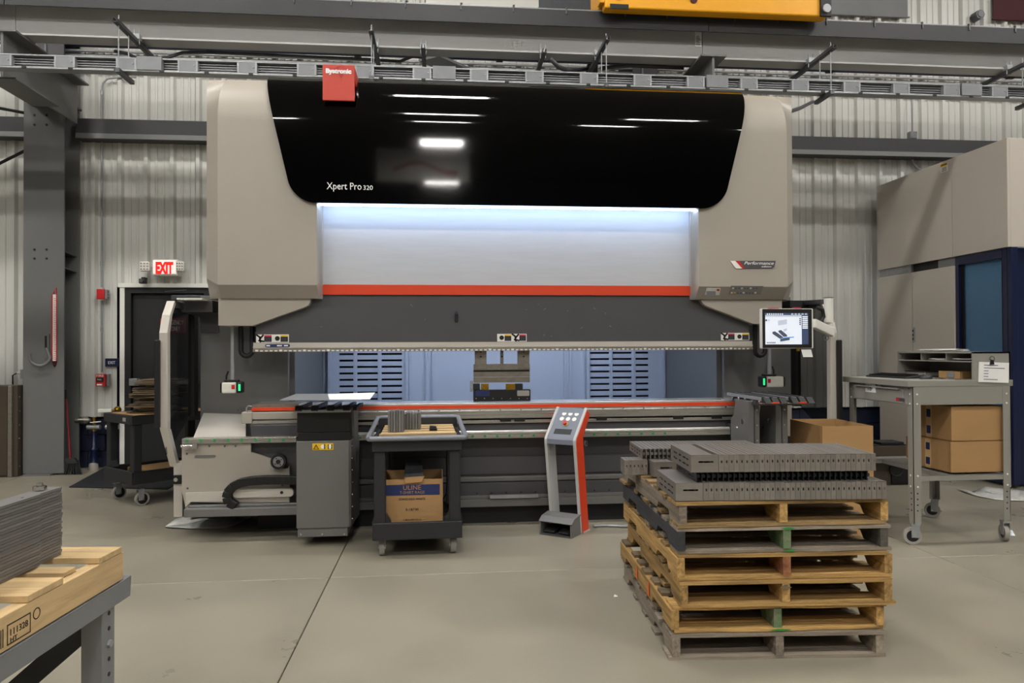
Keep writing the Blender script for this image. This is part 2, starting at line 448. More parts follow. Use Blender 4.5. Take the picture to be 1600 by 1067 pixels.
# exit door
d1 = thing('door_1', None, None, ((dx0+dx1)/2, YW, 0), kind='structure')
MB().box(dx0-.055, dx0, YW-.05, YW+.1, 0, dz1+.03).build('door_trim', 'white', d1)
MB().box(dx0-.07, dx1+.3, YW-.06, YW+.1, dz1-.005, dz1+.045).build('door_header', 'white', d1)
MB().box(dx0, dx0+.07, YW-.035, YW+.12, 0, dz1-.005).box(dx1-.03, dx1+.04, YW-.035, YW+.12, 0, dz1-.005).box(dx0+.07, dx1-.03, YW-.035, YW+.12, dz1-.075, dz1-.005).build('door_frame', 'black_soft', d1)
MB().box(dx0+.075, dx1-.035, YW+.02, YW+.065, .01, dz1-.08).build('door_leaf', 'black_soft', d1)
pz = PZ(235, 597, YW)
MB().box(dx0+.1, dx1-.1, YW-.05, YW+.02, pz-.03, pz+.03).build('push_bar', 'galv', d1, bev=.006)
MB().box(dx0+.06, dx0+.16, YW-.07, YW+.02, pz-.04, pz+.05).build('latch_case', 'galv', d1, bev=.008)
MB().box(PX(270, YW), PX(320, YW), YW-.06, YW+.02, dz1-.16, dz1-.1).bar((PX(262, YW), YW-.08, dz1-.06), (PX(300, YW), YW-.2, dz1-.05), .03, .01).build('door_closer', 'galv_dark', d1, bev=.004)
x0, x1, z0, z1 = rect(262, 497, 290, 520, YW)
sg = MB().box(x0-.1, x1, YW+.012, YW+.019, z0, z1).build('door_sign', 'dark_red', d1, label='dark red sign reading EMERGENCY EXIT ONLY')
sg2 = MB()
for a, b, c, d in ((x0-.09, x1-.01, z0+.008, z0+.014), (x0-.09, x1-.01, z1-.014, z1-.008), (x0-.09, x0-.084, z0+.008, z1-.008), (x1-.016, x1-.01, z0+.008, z1-.008)):
    sg2.box(a, b, YW+.010, YW+.0125, c, d)
sg2.build('sign_border', 'label_red', sg)
text('EMERGENCY', .06, ((x0-.1+x1)/2, YW+.0105, (z0+z1)/2+.012), 'print_white', sg, align='CENTER', width=(x1-x0)+.04, height=.055)
text('EXIT ONLY', .06, ((x0-.1+x1)/2-.01, YW+.0105, z0+.025), 'print_white', sg, align='CENTER', width=(x1-x0)-.02, height=.055)

# ---------------------------------------------------------------- steelwork
def column(x, label):
    t = thing('steel_column', label, 'column', (x, 9.1, 0), group='building columns')
    zt = PZ(68, 156, 8.95)
    MB().box(x-.227, x+.227, 8.95, 8.972, .02, zt).build('front_flange', 'column_grey', t, bev=.003)
    MB().box(x-.01, x+.01, 8.972, 9.3, .02, ZC).build('web', 'column_grey', t)
    MB().box(x-.227, x+.227, 9.3, 9.322, .02, ZC).build('back_flange', 'column_grey', t)
    MB().box(x-.12, x+.2, 8.99, 9.012, zt-.02, ZC).build('upper_flange', 'girt_dark', t)
    MB().box(x-.235, x+.235, 8.93, 9.34, zt-.002, zt+.02).build('cap_plate', 'girt_dark', t)
    MB().box(x-.2, x+.1, 8.90, 9.33, 0, .018).build('base_plate', 'column_grey', t)
    for py in (393, 418):
        zz = PZ(107, py, 9.1)
        MB().add([(x, 8.972, zz), (x+.2, 8.972, zz), (x+.2, 9.3, zz-.03), (x, 9.3, zz-.03), (x, 8.972, zz-.012), (x+.2, 8.972, zz-.012), (x+.2, 9.3, zz-.042), (x, 9.3, zz-.042)],
                 [(0, 1, 2, 3), (7, 6, 5, 4), (0, 4, 5, 1), (1, 5, 6, 2), (2, 6, 7, 3), (3, 7, 4, 0)]).build('stiffener', 'girt_dark', t)
    for px in (54, 73):
        for py in (180, 195, 390, 404):
            q = P(px, py, Y=8.95)
            ox = q.x-PX(68, 8.95)
            MB().cyl((x+ox, 8.945, q.z), (x+ox, 8.951, q.z), .014, 10).build('bolt_hole', 'black', t)
    # seat bracket towards the crane beam
    bz0, bz1, xs = 4.13, 4.6, x+.36
    MB().box(xs-.012, xs+.012, 7.5, 8.95, bz0, bz1).build('bracket_web', 'column_grey', t)
    MB().box(xs-.14, xs+.14, 7.48, 8.3, bz0-.018, bz0).build('bracket_flange', 'column_grey', t)
    MB().box(xs-.14, xs+.14, 7.48, 8.95, bz1-.018, bz1).build('bracket_flange', 'column_grey', t)
    MB().add([(xs, 8.3, bz0-.02), (xs-.14, 8.3, bz0-.02), (x-.2, 8.95, zt), (x+.12, 8.95, zt), (xs, 8.3, bz0), (xs-.14, 8.3, bz0), (x-.2, 8.95, zt+.03), (x+.12, 8.95, zt+.03)],
             [(0, 1, 2, 3), (7, 6, 5, 4), (0, 4, 5, 1), (1, 5, 6, 2), (2, 6, 7, 3), (3, 7, 4, 0)]).build('knee_plate', 'girt_dark', t)
    return t
colx = PX(68, 8.95)
column(colx, 'grey steel column with bolt holes standing by the exit door')
col2x = PX(1112, 7.55, 100)-.36
column(col2x, 'grey steel column mostly hidden behind the press brake')

# horizontal wall girt, with the gaps at the columns
g0, g1 = PZ(200, 187, 9.2), PZ(200, 218, 9.2)
for a, b, lb in ((XL+.5, colx-.24, 'dark steel wall girt at the left edge, left of the column'), (colx+.24, col2x-.24, 'dark steel wall girt between column and press brake'), (col2x+.24, XR-.5, 'dark steel wall girt above the beige enclosure')):
    gt = thing('wall_girt', lb, 'beam', ((a+b)/2, 9.3, g1), group='wall girts')
    MB().box(a, b, 9.19, 9.2, g1, g0).build('girt_web', 'girt_dark', gt)
    MB().box(a, b, 9.2, 9.365, g0-.01, g0).build('girt_flange', 'girt_dark', gt)
    MB().box(a, b, 9.2, 9.365, g1, g1+.01).build('girt_flange', 'girt_dark', gt)
    MB().add([(a, 9.17, g1), (b, 9.17, g1), (b, 9.188, g1+.065), (a, 9.188, g1+.065), (a, 9.19, g1), (b, 9.19, g1)], [(0, 1, 2, 3), (0, 4, 5, 1), (3, 2, 5, 4)]).build('girt_lip', 'column_grey', gt)
# upper navy sprinkler pipe and grey conduits along the wall
nz = PZ(300, 72, 9.2)
for a, b, w1 in ((XL+.5, colx-.02, 'left of the steel column'), (colx+.02, col2x-.02, 'above the press brake'), (col2x+.02, XR-.5, 'above the beige enclosure')):
    t = thing('navy_pipe', 'navy blue pipe along the back wall '+w1, 'pipe', ((a+b)/2, 9.2, nz), group='navy pipes along the wall')
    MB().cyl((a, 9.2, nz), (b, 9.2, nz), .055, 12).build('pipe', 'navy', t)
    for k in range(1, 4): MB().ring((a+(b-a)*k/4-.04, 9.2, nz), (a+(b-a)*k/4+.04, 9.2, nz), .07, .05, 12).build('coupling', 'black_soft', t)
    for dz, w2 in ((-.11, 'upper'), (-.17, 'lower')):
        o = MB().cyl((a, 9.18, nz+dz), (b, 9.18, nz+dz), .017, 8).build('wall_conduit', 'galv')
        tag(o, w2+' thin grey conduit below the navy pipe '+w1, 'conduit', 'conduits along the wall')

# crane runway beams
BY = 7.75
zb = 4.62
cuts = [XL+.3, PX(25, BY, 40), PX(1097, BY, 70), XR-.3]
for (a, b), lb in zip(zip(cuts, cuts[1:]), ('grey crane runway beam at the left edge, left of the joint', 'long grey crane runway beam above the press brake', 'grey crane runway beam on the right, past the name plate')):
    t = thing('crane_beam', lb, 'beam', ((a+b)/2, BY, zb), group='crane runway beams')
    a += .004; b -= .004
    MB().box(a, b, BY-.008, BY+.008, zb+.02, 5.0).build('web', 'beam_grey', t)
    MB().box(a, b, BY-.1, BY+.1, zb, zb+.02).build('lower_flange', 'beam_grey', t, bev=.004)
    MB().box(a, b, BY-.2, BY-.185, 4.875, 5.03).box(a, b, BY-.2, BY+.2, 5.03, 5.045).box(a, b, BY+.185, BY+.2, 4.875, 5.03).build('channel_cap', 'beam_cap', t)
    MB().box(a, b, BY-.15, BY+.15, 4.97, 4.99).build('upper_flange', 'beam_cap', t)
    MB().cyl((a, BY-.17, 5.062), (b, BY-.17, 5.062), .011, 8).build('conductor_pipe', 'galv', t)
    MB().box(a, b, BY-.035, BY+.035, 5.045, 5.1).build('rail', 'tool_steel', t)
    for px in (460, 549, 634, 720, 802, 885, 977, 1042, 1148, 1215, 1291, 1366, 1441, 1514, 1586):
        x = PX(px, BY-.2, 30)
        if a < x < b: MB().tube([(x, BY-.205, 5.0), (x, BY-.207, 5.07), (x+.012, BY-.18, 5.085), (x+.012, BY-.15, 5.06)], .008, 6).build('hook_bolt', 'galv_dark', t)
    if 0 > a > -6:
        x0, x1, z0, z1 = rect(1086, 50, 1096, 73, BY-.01)
        np_ = MB().box(x0, x1, BY-.012, BY-.008, z0, z1).build('name_plate', 'white', t, label='white paper name plate')
        for k in range(6): MB().box(x0+.01+.006*(k % 2), x1-.012-.008*(k % 3), BY-.0135, BY-.012, z0+.02+k*.018, z0+.026+k*.018).build('printed_line', 'print_black', np_)
# yellow crane end carriage on the runway
y0, y1 = 7.36, 7.72
e0, e1 = PX(938, y0, 12), PX(1297, y0, 12)
t = thing('crane_carriage', 'yellow crane end carriage with black wheel on top of the runway beam', 'crane', ((e0+e1)/2, 7.5, 5.06))
MB().box(e0+.05, e1-.02, y0, 7.5, 5.0, 5.5).box(e0+.05, e1-.02, 7.5, 8.1, 5.13, 5.5).build('body', 'yellow', t, bev=.015)
MB().box(e0, e0+.05, y0+.02, 7.5, 5.06, 5.45).build('end_plate', 'yellow', t, bev=.006)
MB().box(e0+.1, e0+.3, y0-.01, y0, 4.985, 5.04).build('wheel_cover', 'black', t, bev=.008)
MB().cyl((e0+.2, y0-.012, 5.11), (e0+.2, y0, 5.11), .035, 16).build('axle_cap', 'yellow', t)
MB().box(e1-.12, e1+.0, y0-.03, y0, 4.99, 5.4).build('guide_bracket', 'black_soft', t, bev=.006)
MB().cyl((e1-.06, y0-.05, 5.07), (e1-.06, y0-.03, 5.07), .045, 16).build('guide_roller', 'galv', t)
MB().cyl((e0+1.0, y0-.01, 5.12), (e0+1.0, y0, 5.12), .04, 16).build('plug', 'dark_red', t)
# hangings on the upper wall
for px0, py0, px1, py1, m, lb in ((1297, -160, 1420, 24, 'steel_grey', 'grey sheet hung high on the wall beside the yellow crane carriage'),
                                   (1554, -160, 1760, 34, 'dark_red', 'dark red banner hung high on the wall at the right edge'),
                                   (665, -160, 842, 9, 'white', 'white sheet hung high on the wall left of the yellow crane carriage'),
                                   (843, -160, 925, 14, 'galv_dark', 'dark grey sheet hung high on the wall by the white sheet')):
    x0, x1, z0, z1 = rect(px0, py0, px1, py1, 9.3)
    t = thing('wall_banner', lb, 'banner', ((x0+x1)/2, 9.3, z0))
    MB().box(x0, x1, 9.335, 9.345, z0, min(z1, 8.3)).build('cloth', m, t)
    MB().cyl((x0-.02, 9.33, z0+.01), (x1+.02, 9.33, z0+.01), .012, 8).build('hem_rod', m, t)
x0, x1, z0, z1 = rect(1520, 17, 1536, 32, 9.3)
t = thing('wall_sounder', 'small grey octagonal box high on the wall left of the red banner', 'alarm', ((x0+x1)/2, 9.33, z0))
MB().cyl(((x0+x1)/2, 9.25, (z0+z1)/2), ((x0+x1)/2, 9.37, (z0+z1)/2), .065, 8, smooth=False).build('body', 'galv_dark', t)
MB().cyl(((x0+x1)/2, 9.24, (z0+z1)/2), ((x0+x1)/2, 9.25, (z0+z1)/2), .045, 8, smooth=False).build('face', 'steel_grey', t)

# ---------------------------------------------------------------- crane bus bar
UY = 7.3
ub, ut = PZ(800, 131, UY), PZ(800, 109, UY)
bt = thing('bus_bar', 'long crane bus bar with grey cover boxes hung below the runway beam', 'bus bar', (.5, UY, ub))
MB().box(-9, 10, UY, UY+.07, ut-.014, ut).build('top_rail', 'galv', bt, bev=.003)
MB().box(-9, 10, UY-.02, UY+.09, ub, ub+.018).build('bottom_rail', 'galv', bt, bev=.004)
MB().box(-9, 10, UY+.07, UY+.08, ub+.02, ut-.005).build('back_plate', 'galv_dark', bt)
for k in range(4): MB().box(-9, 10, UY+.03, UY+.05, ub+.032+k*.024, ub+.039+k*.024).build('conductor', 'galv', bt)
small = [(0-12, 18), (87, 117), (184, 212), (280, 308), (373, 400), (465, 494), (557, 582), (646, 673), (735, 762), (822, 848), (907, 933), (991, 1016), (1074, 1099), (1157, 1182), (1237, 1262), (1318, 1342), (1395, 1419), (1474, 1497), (1549, 1572)]
big = [(215, 254), (676, 712), (1103, 1136), (1500, 1531)]
cw = PX(848, UY, 115)-PX(822, UY, 115); ch = ut-ub
cm = MB().box(-cw/2, cw/2, -.012, .05, .022, ch-.02).mesh('cover_box', MATS['bus_cover'])
em = MB().box(-.008, .008, -.016, .05, .022, ch-.02).mesh('end_strap', MATS['galv'])
sm_ = MB().cyl((0, -.02, ch*.55), (0, -.012, ch*.55), .007, 8).mesh('screw', MATS['galv'])
for a, b in small:
    x = PX((a+b)/2, UY, 115)
    c = inst(cm, 'cover_box', (x, UY, ub), bt)
    for s in (-1, 1): inst(em, 'end_strap', (x+s*cw/2, UY, ub), c)
    inst(sm_, 'screw', (x+cw*.36, UY, ub), c)
bw = PX(712, UY, 115)-PX(676, UY, 115)
bm_ = MB().box(-bw/2, bw/2, -.03, .06, .018, ch+.004).mesh('joint_cover', MATS['bus_cover'])
for a, b in big: inst(bm_, 'joint_cover', (PX((a+b)/2, UY, 115), UY, ub), bt)
for k in range(46):
    x = -9 + k*.42
    MB().box(x-.02, x+.02, UY-.028, UY-.02, ub-.004, ub+.018).build('rail_clip', 'black_soft', bt)
# hangers
az = 4.60
def hanger(px, py, label, near=7.12, far=8.08, rods=True, low=True):
    x = P(px, py, Z=az).x
    t = thing('bus_hanger', label, 'bracket', (x, 7.5, ub), group='bus bar hangers')
    m = MB()
    m.box(x-.021, x-.017, near, far, az-.041, az).box(x+.017, x+.021, near, far, az-.041, az).box(x-.021, x+.021, near, far, az-.041, az-.037)
    m.box(x-.021, x-.009, near, far, az-.004, az).box(x+.009, x+.021, near, far, az-.004, az)
    m.build('channel', 'galv_dark', t)
    MB().box(x-.035, x+.035, 7.60, 7.67, az+.0, az+.055).build('beam_clamp', 'galv', t, bev=.004)
    for s in (-1, 1): MB().cyl((x+s*.026, 7.62, az-.05), (x+s*.026, 7.62, az+.1), .006, 6).build('clamp_bolt', 'galv', t)
    if rods:
        for y in (7.21, 7.43): MB().cyl((x, y, ub-.05), (x, y, az+.06), .006, 6).build('threaded_rod', 'galv', t)
        for y in (7.21, 7.43): MB().cyl((x, y, az), (x, y, az+.012), .014, 6, smooth=False).build('nut', 'galv', t)
    if low: MB().box(x-.021, x+.021, 7.18, 7.52, ub-.045, ub-.004).build('cross_channel', 'galv_dark', t, bev=.002)
    return t
hanger(186, 34, 'strut hanger with two rods over the exit door')
hanger(580, 46, 'strut hanger just right of the red sign')
hanger(661, 68, 'short strut bracket on the beam, left of two in the middle', near=7.48, rods=False, low=False)
hanger(851, 76, 'short strut bracket on the beam, right of two in the middle', near=7.48, rods=False, low=False)
hanger(948, 60, 'strut hanger above the middle of the black visor')
hanger(1300, 73, 'strut hanger above the right end of the press brake')
hanger(1608, 94, 'strut hanger at the right edge of the picture')
# cable loops hung by the brackets
pts = [P(180, 80, Y=7.9), P(200, 84, Y=7.8), P(215, 92, Y=7.8), P(240, 94, Y=7.8), P(262, 90, Y=7.8), P(285, 82, Y=7.9), P(330, 82, Y=8.1), P(420, 86, Y=8.2), P(560, 92, Y=8.25), P(625, 96, Y=8.25), P(645, 88, Y=8.25), P(662, 90, Y=8.25)]
tag(MB().tube(pts, .018, 8).build('power_cable', 'galv_dark'), 'grey cable sagging behind the bus bar on the left', 'cable')
pts = [P(860, 92, Y=7.55), P(872, 104, Y=7.55), P(885, 110, Y=7.7), P(900, 110, Y=8.0), P(914, 108, Y=8.2)]
tag(MB().tube(pts, .025, 8).build('power_cable', 'galv_dark'), 'thick grey cable looped behind the bus bar right of the middle', 'cable')
pts = [P(939, 107, Y=8.2), P(960, 104, Y=8.25), P(985, 102, Y=8.25), P(1068, 106, Y=8.25)]
tag(MB().tube(pts, .025, 8).build('power_cable', 'galv_dark'), 'thick grey cable running right from the dark junction box', 'cable')
x0, x1, z0, z1 = rect(918, 100, 934, 113, 8.15)
t = thing('junction_box', 'dark junction box on the cable behind the bus bar', 'junction box', ((x0+x1)/2, 8.2, z0))
MB().box(x0, x1, 8.15, 8.25, z0, z1).build('body', 'black_soft', t, bev=.005); MB().box(x0+.01, x1-.01, 8.145, 8.15, z0+.01, z1-.01).build('lid', 'galv_dark', t)
# diagonal roof brace rods at far left
for (a, b, lb) in ((P(-60, 158, Y=8.6), P(37, 176, Y=8.95), 'dark cable rising to the column top at the left edge'), (P(-60, 285, Y=9.3), P(38, 236, Y=9.0), 'dark brace rod slanting up to the column at the left edge')):
    tag(MB().cyl(a, b, .018, 8).build('brace_rod', 'black_soft'), lb, 'rod')
a = MB().bar(P(670, 90, Y=8.6), P(735, 118, Y=9.36), .3, .03)
tag(a.build('sloped_brace', 'steel_grey'), 'grey sloped steel plate behind the bus bar in the middle', 'brace')
# ================================================================ THINGS ON AND BY THE BACK WALL (LEFT)
# conduit of the fire alarm
cy = YW-.064
pts = [P(212, 121, Y=cy), P(185, 121, Y=cy), P(168, 123, Y=cy), P(161, 130, Y=cy), P(158.5, 145, Y=cy)] + [P(159, y, Y=cy) for y in (220, 330, 420, 449)]
t = thing('alarm_conduit', 'thin steel conduit bent at the top running down to the fire alarm', 'conduit', P(159, 586, Y=cy))
MB().tube(pts, .012, 8).build('conduit', 'galv', t); MB().tube([P(159, y, Y=cy) for y in (469.5, 520, 560, 582)], .012, 8).build('conduit', 'galv', t)
for y in (145, 412, 515): 
    q = P(159, y, Y=cy); MB().cyl(q-Vector((0, 0, .025)), q+Vector((0, 0, .025)), .017, 8).build('coupling', 'galv', t)
# red horn box
x0, x1, z0, z1 = rect(151, 452, 166, 467, 9.27)
t = thing('fire_horn', 'red fire horn box on the conduit left of the door', 'fire alarm', ((x0+x1)/2, 9.3, z0))
MB().box(x0+.02, x1, 9.285, 9.36, z0, z1).build('back_box', 'galv', t, bev=.004)
MB().box(x0, x1-.02, 9.26, 9.285, z0-.004, z1+.004).build('face_plate', 'red', t, bev=.008)
for k in range(3): MB().cyl((x1, 9.32, z0+.02+k*.035), (x1+.006, 9.32, z0+.02+k*.035), .008, 8).build('knockout', 'galv_dark', t)
# pull station
x0, x1, z0, z1 = rect(150, 584, 168, 603.5, 9.27)
t = thing('fire_pull_station', 'red fire pull station at the end of the conduit', 'fire alarm', ((x0+x1)/2, 9.3, z0))
MB().box(x0+.02, x1, 9.295, 9.36, z0+.005, z1-.005).build('back_box', 'galv', t, bev=.004)
MB().box(x0, x1-.02, 9.25, 9.295, z0, z1).build('body', 'red', t, bev=.01)
text('FIRE', .04, ((x0+x1)/2-.01, 9.2485, z1-.036), 'print_white', t, align='CENTER', width=.085, height=.026)
hb = MB().box(x0+.015, x1-.035, 9.238, 9.25, z0+.055, z1-.045).build('handle', 'black_soft', t, bev=.004)
text('PULL', .03, ((x0+x1)/2-.01, 9.2365, z0+.075), 'print_white', hb, align='CENTER', width=.05)
MB().box(x0+.02, x0+.08, 9.246, 9.25, z0+.012, z0+.03).build('small_label', 'print_white', t)
# navy EXIT plate
x0, x1, z0, z1 = rect(163, 560, 184, 573, 9.33)
t = thing('exit_plate', 'small navy wall plate reading EXIT beside the pull station', 'sign', ((x0+x1)/2, 9.33, z0))
MB().box(x0, x1, 9.35, 9.365, z0, z1).build('plate', 'navy_gloss', t, bev=.002)
text('EXIT', .05, ((x0+x1)/2, 9.3485, (z0+z1)/2-.018), 'print_white', t, align='CENTER', width=.085, height=.036)
# lit EXIT sign with two lamp heads
x0, x1, z0, z1 = rect(237, 405, 277.5, 431, 9.2)
t = thing('exit_sign', 'lit white EXIT sign with red letters and twin lamp heads above the door', 'exit sign', ((x0+x1)/2, 9.28, z0))
MB().box(x0, x1, 9.2, 9.36, z0, z1).build('case', 'white_plastic', t, bev=.02)
MB().box(x0+.02, x1-.02, 9.194, 9.2, z0+.025, z1-.015).build('face', 'exit_face', t)
text('EXIT', .2, ((x0+x1)/2, 9.192, z0+.035), 'exit_glow', t, align='CENTER', width=(x1-x0)*.68, height=(z1-z0)*.72, bold=.012)
for s, px0, px1 in ((-1, 220, 235), (1, 276, 289)):
    a, b, c, d = rect(px0, 409, px1, 424, 9.22)
    h = MB().box(a, b, 9.18, 9.26, c, d).build('lamp_head', 'white_plastic', t, bev=.012, label='white emergency lamp head')
    for i in range(3):
        for j in range(3):
            xx = a+.02+(b-a-.04)*i/2; zz = c+.025+(d-c-.05)*j/2
            MB().cyl((xx, 9.176, zz), (xx, 9.18, zz), .009, 8).build('led_lens', 'tool_steel', h)
    MB().cyl(((a+b)/2, 9.26, (c+d)/2), ((x0+.03 if s < 0 else x1-.03), 9.28, (c+d)/2), .014, 8).build('swivel', 'white_plastic', t)
# little black camera by the header
x0, x1, z0, z1 = rect(218, 433, 228, 443, 9.25)
t = thing('security_camera', 'tiny black camera sitting on the door header', 'camera', ((x0+x1)/2, 9.28, z0))
MB().box(x0, x1, 9.22, 9.3, z0, z1-.02).build('body', 'black', t, bev=.008)
MB().cyl(((x0+x1)/2, 9.2, (z0+z1)/2-.01), ((x0+x1)/2, 9.22, (z0+z1)/2-.01), .022, 12).build('lens', 'chrome', t)
MB().box(x0+.02, x1-.02, 9.25, 9.35, z1-.02, z1).build('mount', 'black_soft', t)
# things on the column
q0, q1 = P(85, 568, Y=8.94), P(85, 460, Y=8.94)
t = thing('hanging_ruler', 'long white and red ruler hanging on the steel column', 'ruler', q0)
MB().box(q0.x-.028, q0.x+.028, 8.938, 8.948, q0.z+.03, q1.z).build('blade', 'white', t)
MB().box(q0.x-.03, q0.x-.019, 8.934, 8.938, q0.z+.03, q1.z).box(q0.x+.019, q0.x+.03, 8.934, 8.938, q0.z+.03, q1.z).build('red_edge', 'red', t)
n = 34
tk = MB()
for k in range(n): 
    z = q0.z+.05+(q1.z-q0.z-.08)*k/n
    tk.box(q0.x-.006, q0.x+(.012 if k % 4 else .018), 8.936, 8.938, z, z+.006)
tk.build('scale_marks', 'label_red', t)
MB().lathe([(.0, -.045), (.016, -.02), (.026, .03)], (q0.x, 8.943, q0.z+.0), n=8).build('tip', 'dark_red', t)
MB().tube([(q0.x-.02, 8.943, q1.z), (q0.x, 8.938, q1.z+.05), (q0.x+.02, 8.943, q1.z)], .005, 6).cyl((q0.x+.012, 8.943, q1.z), (q0.x+.015, 8.943, q1.z+.08), .006, 6).build('hanging_cord', 'label_red', t)
a = P(70, 522, Y=8.9); b = P(70, 560, Y=8.9)
t = thing('hose_hook', 'large grey J shaped hook on the steel column', 'hook', (a.x, 8.9, P(60, 575, Y=8.85).z))
MB().box(a.x-.03, a.x+.03, 8.93, 8.948, b.z, a.z).build('back_bar', 'column_grey', t)
MB().box(a.x-.014, a.x+.008, 8.924, 8.931, b.z+.1, a.z-.02).build('slot', 'black', t)
c = P(60, 558, Y=8.85)
pts = [Vector((a.x+.0, 8.93, b.z+.12))] + [Vector((c.x+.1*math.cos(math.radians(g)), 8.9-.05*(g+20)/-200, c.z+.1*math.sin(math.radians(g)))) for g in range(0, -190, -15)] + [Vector((c.x-.1, 8.86, c.z+.04))]
MB().tube(pts, .018, 8).build('hook', 'column_grey', t)
# conduit box left of column
x0, x1, z0, z1 = rect(31, 577, 41, 591, 9.2)
t = thing('outlet_box', 'grey outlet box with a cord left of the column', 'outlet', ((x0+x1)/2, 9.28, z0))
MB().box(x0, x1+.05, 9.2, 9.36, z0, z1).build('body', 'galv', t, bev=.005)
MB().cyl((x0, 9.28, (z0+z1)/2+.01), (x0-.07, 9.28, (z0+z1)/2+.01), .02, 8).build('plug', 'white_plastic', t)
MB().tube([(x0-.07, 9.28, (z0+z1)/2+.01), (x0-.12, 9.27, (z0+z1)/2-.02), (x0-.135, 9.3, z0-.1), (x0-.135, 9.31, z0-.3)], .008, 6).build('cord', 'black_soft', t)
# brown cabinet cut by the left edge
x1, zt = PX(21, 8.85, 650), PZ(15, 602, 8.85)
t = thing('metal_cabinet', 'dark brown metal cabinet at the left edge of the picture', 'cabinet', (x1-.3, 9.0, 0))
MB().box(x1-.7, x1+.035, 8.87, 9.05, 0, zt).build('body', 'brown_cabinet', t, bev=.006)
MB().box(x1-.7, x1-.07, 8.852, 8.87, .02, zt-.01).build('front_panel', 'brown_cabinet', t, bev=.004)
MB().box(x1-.06, x1-.015, 8.84, 8.87, 0, zt-.005).build('corner_post', 'tool_steel', t, bev=.005)
MB().lathe([(.0, -.012), (.011, -.006), (.013, 0), (.009, .01), (.004, .02)], (x1-.19, 8.84, PZ(4, 666, 8.84)), (0, 1, 0), 10).build('knob', 'chrome', t)
for k in range(6): MB().cyl((x1+.035, 8.9, .12+k*.16), (x1+.041, 8.9, .12+k*.16), .01, 8).build('rivet', 'chrome', t)
# red crumpled bag behind the column
def lump(c, r, seed, n=12, m=8, k=.3):
    g = random.Random(seed); rows = []
    ph = [g.uniform(0, 6.28) for _ in range(8)]
    for i in range(m+1):
        th = PI*i/m; row = []
        for j in range(n+1):
            f = 2*PI*(j % n)/n
            q = 1 + k*(math.sin(3*f+ph[0])*math.sin(2*th+ph[1]) + .6*math.sin(5*f+ph[2]+3*th) + .4*math.cos(7*th+ph[3]+2*f))*math.sin(th)
            row.append(Vector((c[0]+r[0]*q*math.sin(th)*math.cos(f), c[1]+r[1]*q*math.sin(th)*math.sin(f), c[2]+r[2]*q*math.cos(th))))
        rows.append(row)
    return MB().grid(rows, smooth=False)
c = P(32, 705, Y=9.0)
t = thing('plastic_bag', 'crumpled red plastic bag between cabinet and column', 'bag', (c.x, 9.0, 0))
lump((c.x+.02, 9.2, .2), (.09, .07, .19), 3, 14, 10).build('bag', 'broom_red', t)
lump((c.x+.02, 9.2, .43), (.05, .05, .08), 5, 10, 8).build('bag_neck', 'film', t)
# broom
a, b = P(103, 615, Y=9.05), P(110, 718, Y=8.98)
t = thing('broom', 'broom with red handle leaning on the side of the column', 'broom', (b.x, 8.97, 0))
MB().cyl(a, b, .011, 8).build('handle', 'broom_red', t)
MB().cyl(a+(a-b).normalized()*.05, a+(b-a)*.08, .013, 8).build('grip', 'black', t)
x0, x1, z0, z1 = rect(101, 720, 128, 735, 8.95)
MB().add([(b.x-.05, 8.96, z1+.03), (b.x+.05, 8.96, z1+.03), (b.x+.05, 9.0, z1+.03), (b.x-.05, 9.0, z1+.03), (x0+.02, 8.95, z1-.03), (x1-.05, 8.95, z1-.03), (x1-.05, 9.01, z1-.03), (x0+.02, 9.01, z1-.03)],
         [(0, 1, 2, 3), (7, 6, 5, 4), (0, 4, 5, 1), (1, 5, 6, 2), (2, 6, 7, 3), (3, 7, 4, 0)]).build('broom_cap', 'black_plastic', t)
m = MB()
for k in range(26):
    f = k/25; m.bar((x0+.025+(x1-x0-.085)*f, 8.98+.02*math.sin(k*2.1), z1-.02), (x0-.005+(x1-x0+.005)*f, 8.96+.025*math.sin(k*1.7), .004), .009, .012)
m.build('bristles', 'black_soft', t, kind='stuff')
# standpipes with valves
for i, (px, lb) in enumerate(((147, 'floor standpipe with brass valve, nearer the broom'), (176, 'floor standpipe with brass valve behind the black cart'))):
    x = PX(px, 9.3, 700)
    t = thing('standpipe', lb, 'pipe', (x, 9.3, 0), group='standpipes by the wall')
    MB().lathe([(.05, 0), (.05, .1), (.04, .12), (.04, .22), (.05, .23), (.05, .26), (.028, .28), (.028, .5)], (x, 9.3, 0), n=14).build('pipe', 'navy_gloss' if i == 0 else 'galv_dark', t)
    MB().cyl((x, 9.3, .5), (x, 9.3, .64), .018, 10).build('riser', 'brass', t)
    MB().ring((x, 9.3, .47), (x, 9.3, .51), .035, .018, 12).build('union', 'brass', t)
    MB().cyl((x-.07, 9.28, .52), (x+.08, 9.28, .52), .03, 10).build('valve_body', 'galv', t)
    MB().bar((x-.02, 9.25, .58), (x+.1, 9.25, .59), .025, .012).build('lever', 'white', t, bev=.003)
    MB().lathe([(.056, 0), (.052, .07), (.04, .09)], (x, 9.29, 0), n=12).build('foot', 'tyre_grey', t)
x = PX(126, 9.3, 655)
t = thing('shutoff_valve', 'white lever shut off valve beside the column', 'valve', (x, 9.3, .55))
MB().cyl((x-.06, 9.3, .6), (x+.12, 9.3, .6), .025, 10).build('pipe', 'tool_steel', t)
MB().lathe([(.025, -.06), (.045, -.03), (.045, .03), (.025, .06)], (x+.04, 9.3, .6), (1, 0, 0), 10).build('valve_body', 'tool_steel', t)
MB().bar((x+.0, 9.24, .62), (x+.12, 9.24, .615), .03, .012).build('lever', 'white', t, bev=.003)
x = PX(157, 9.25, 642); z = PZ(157, 642, 9.25)
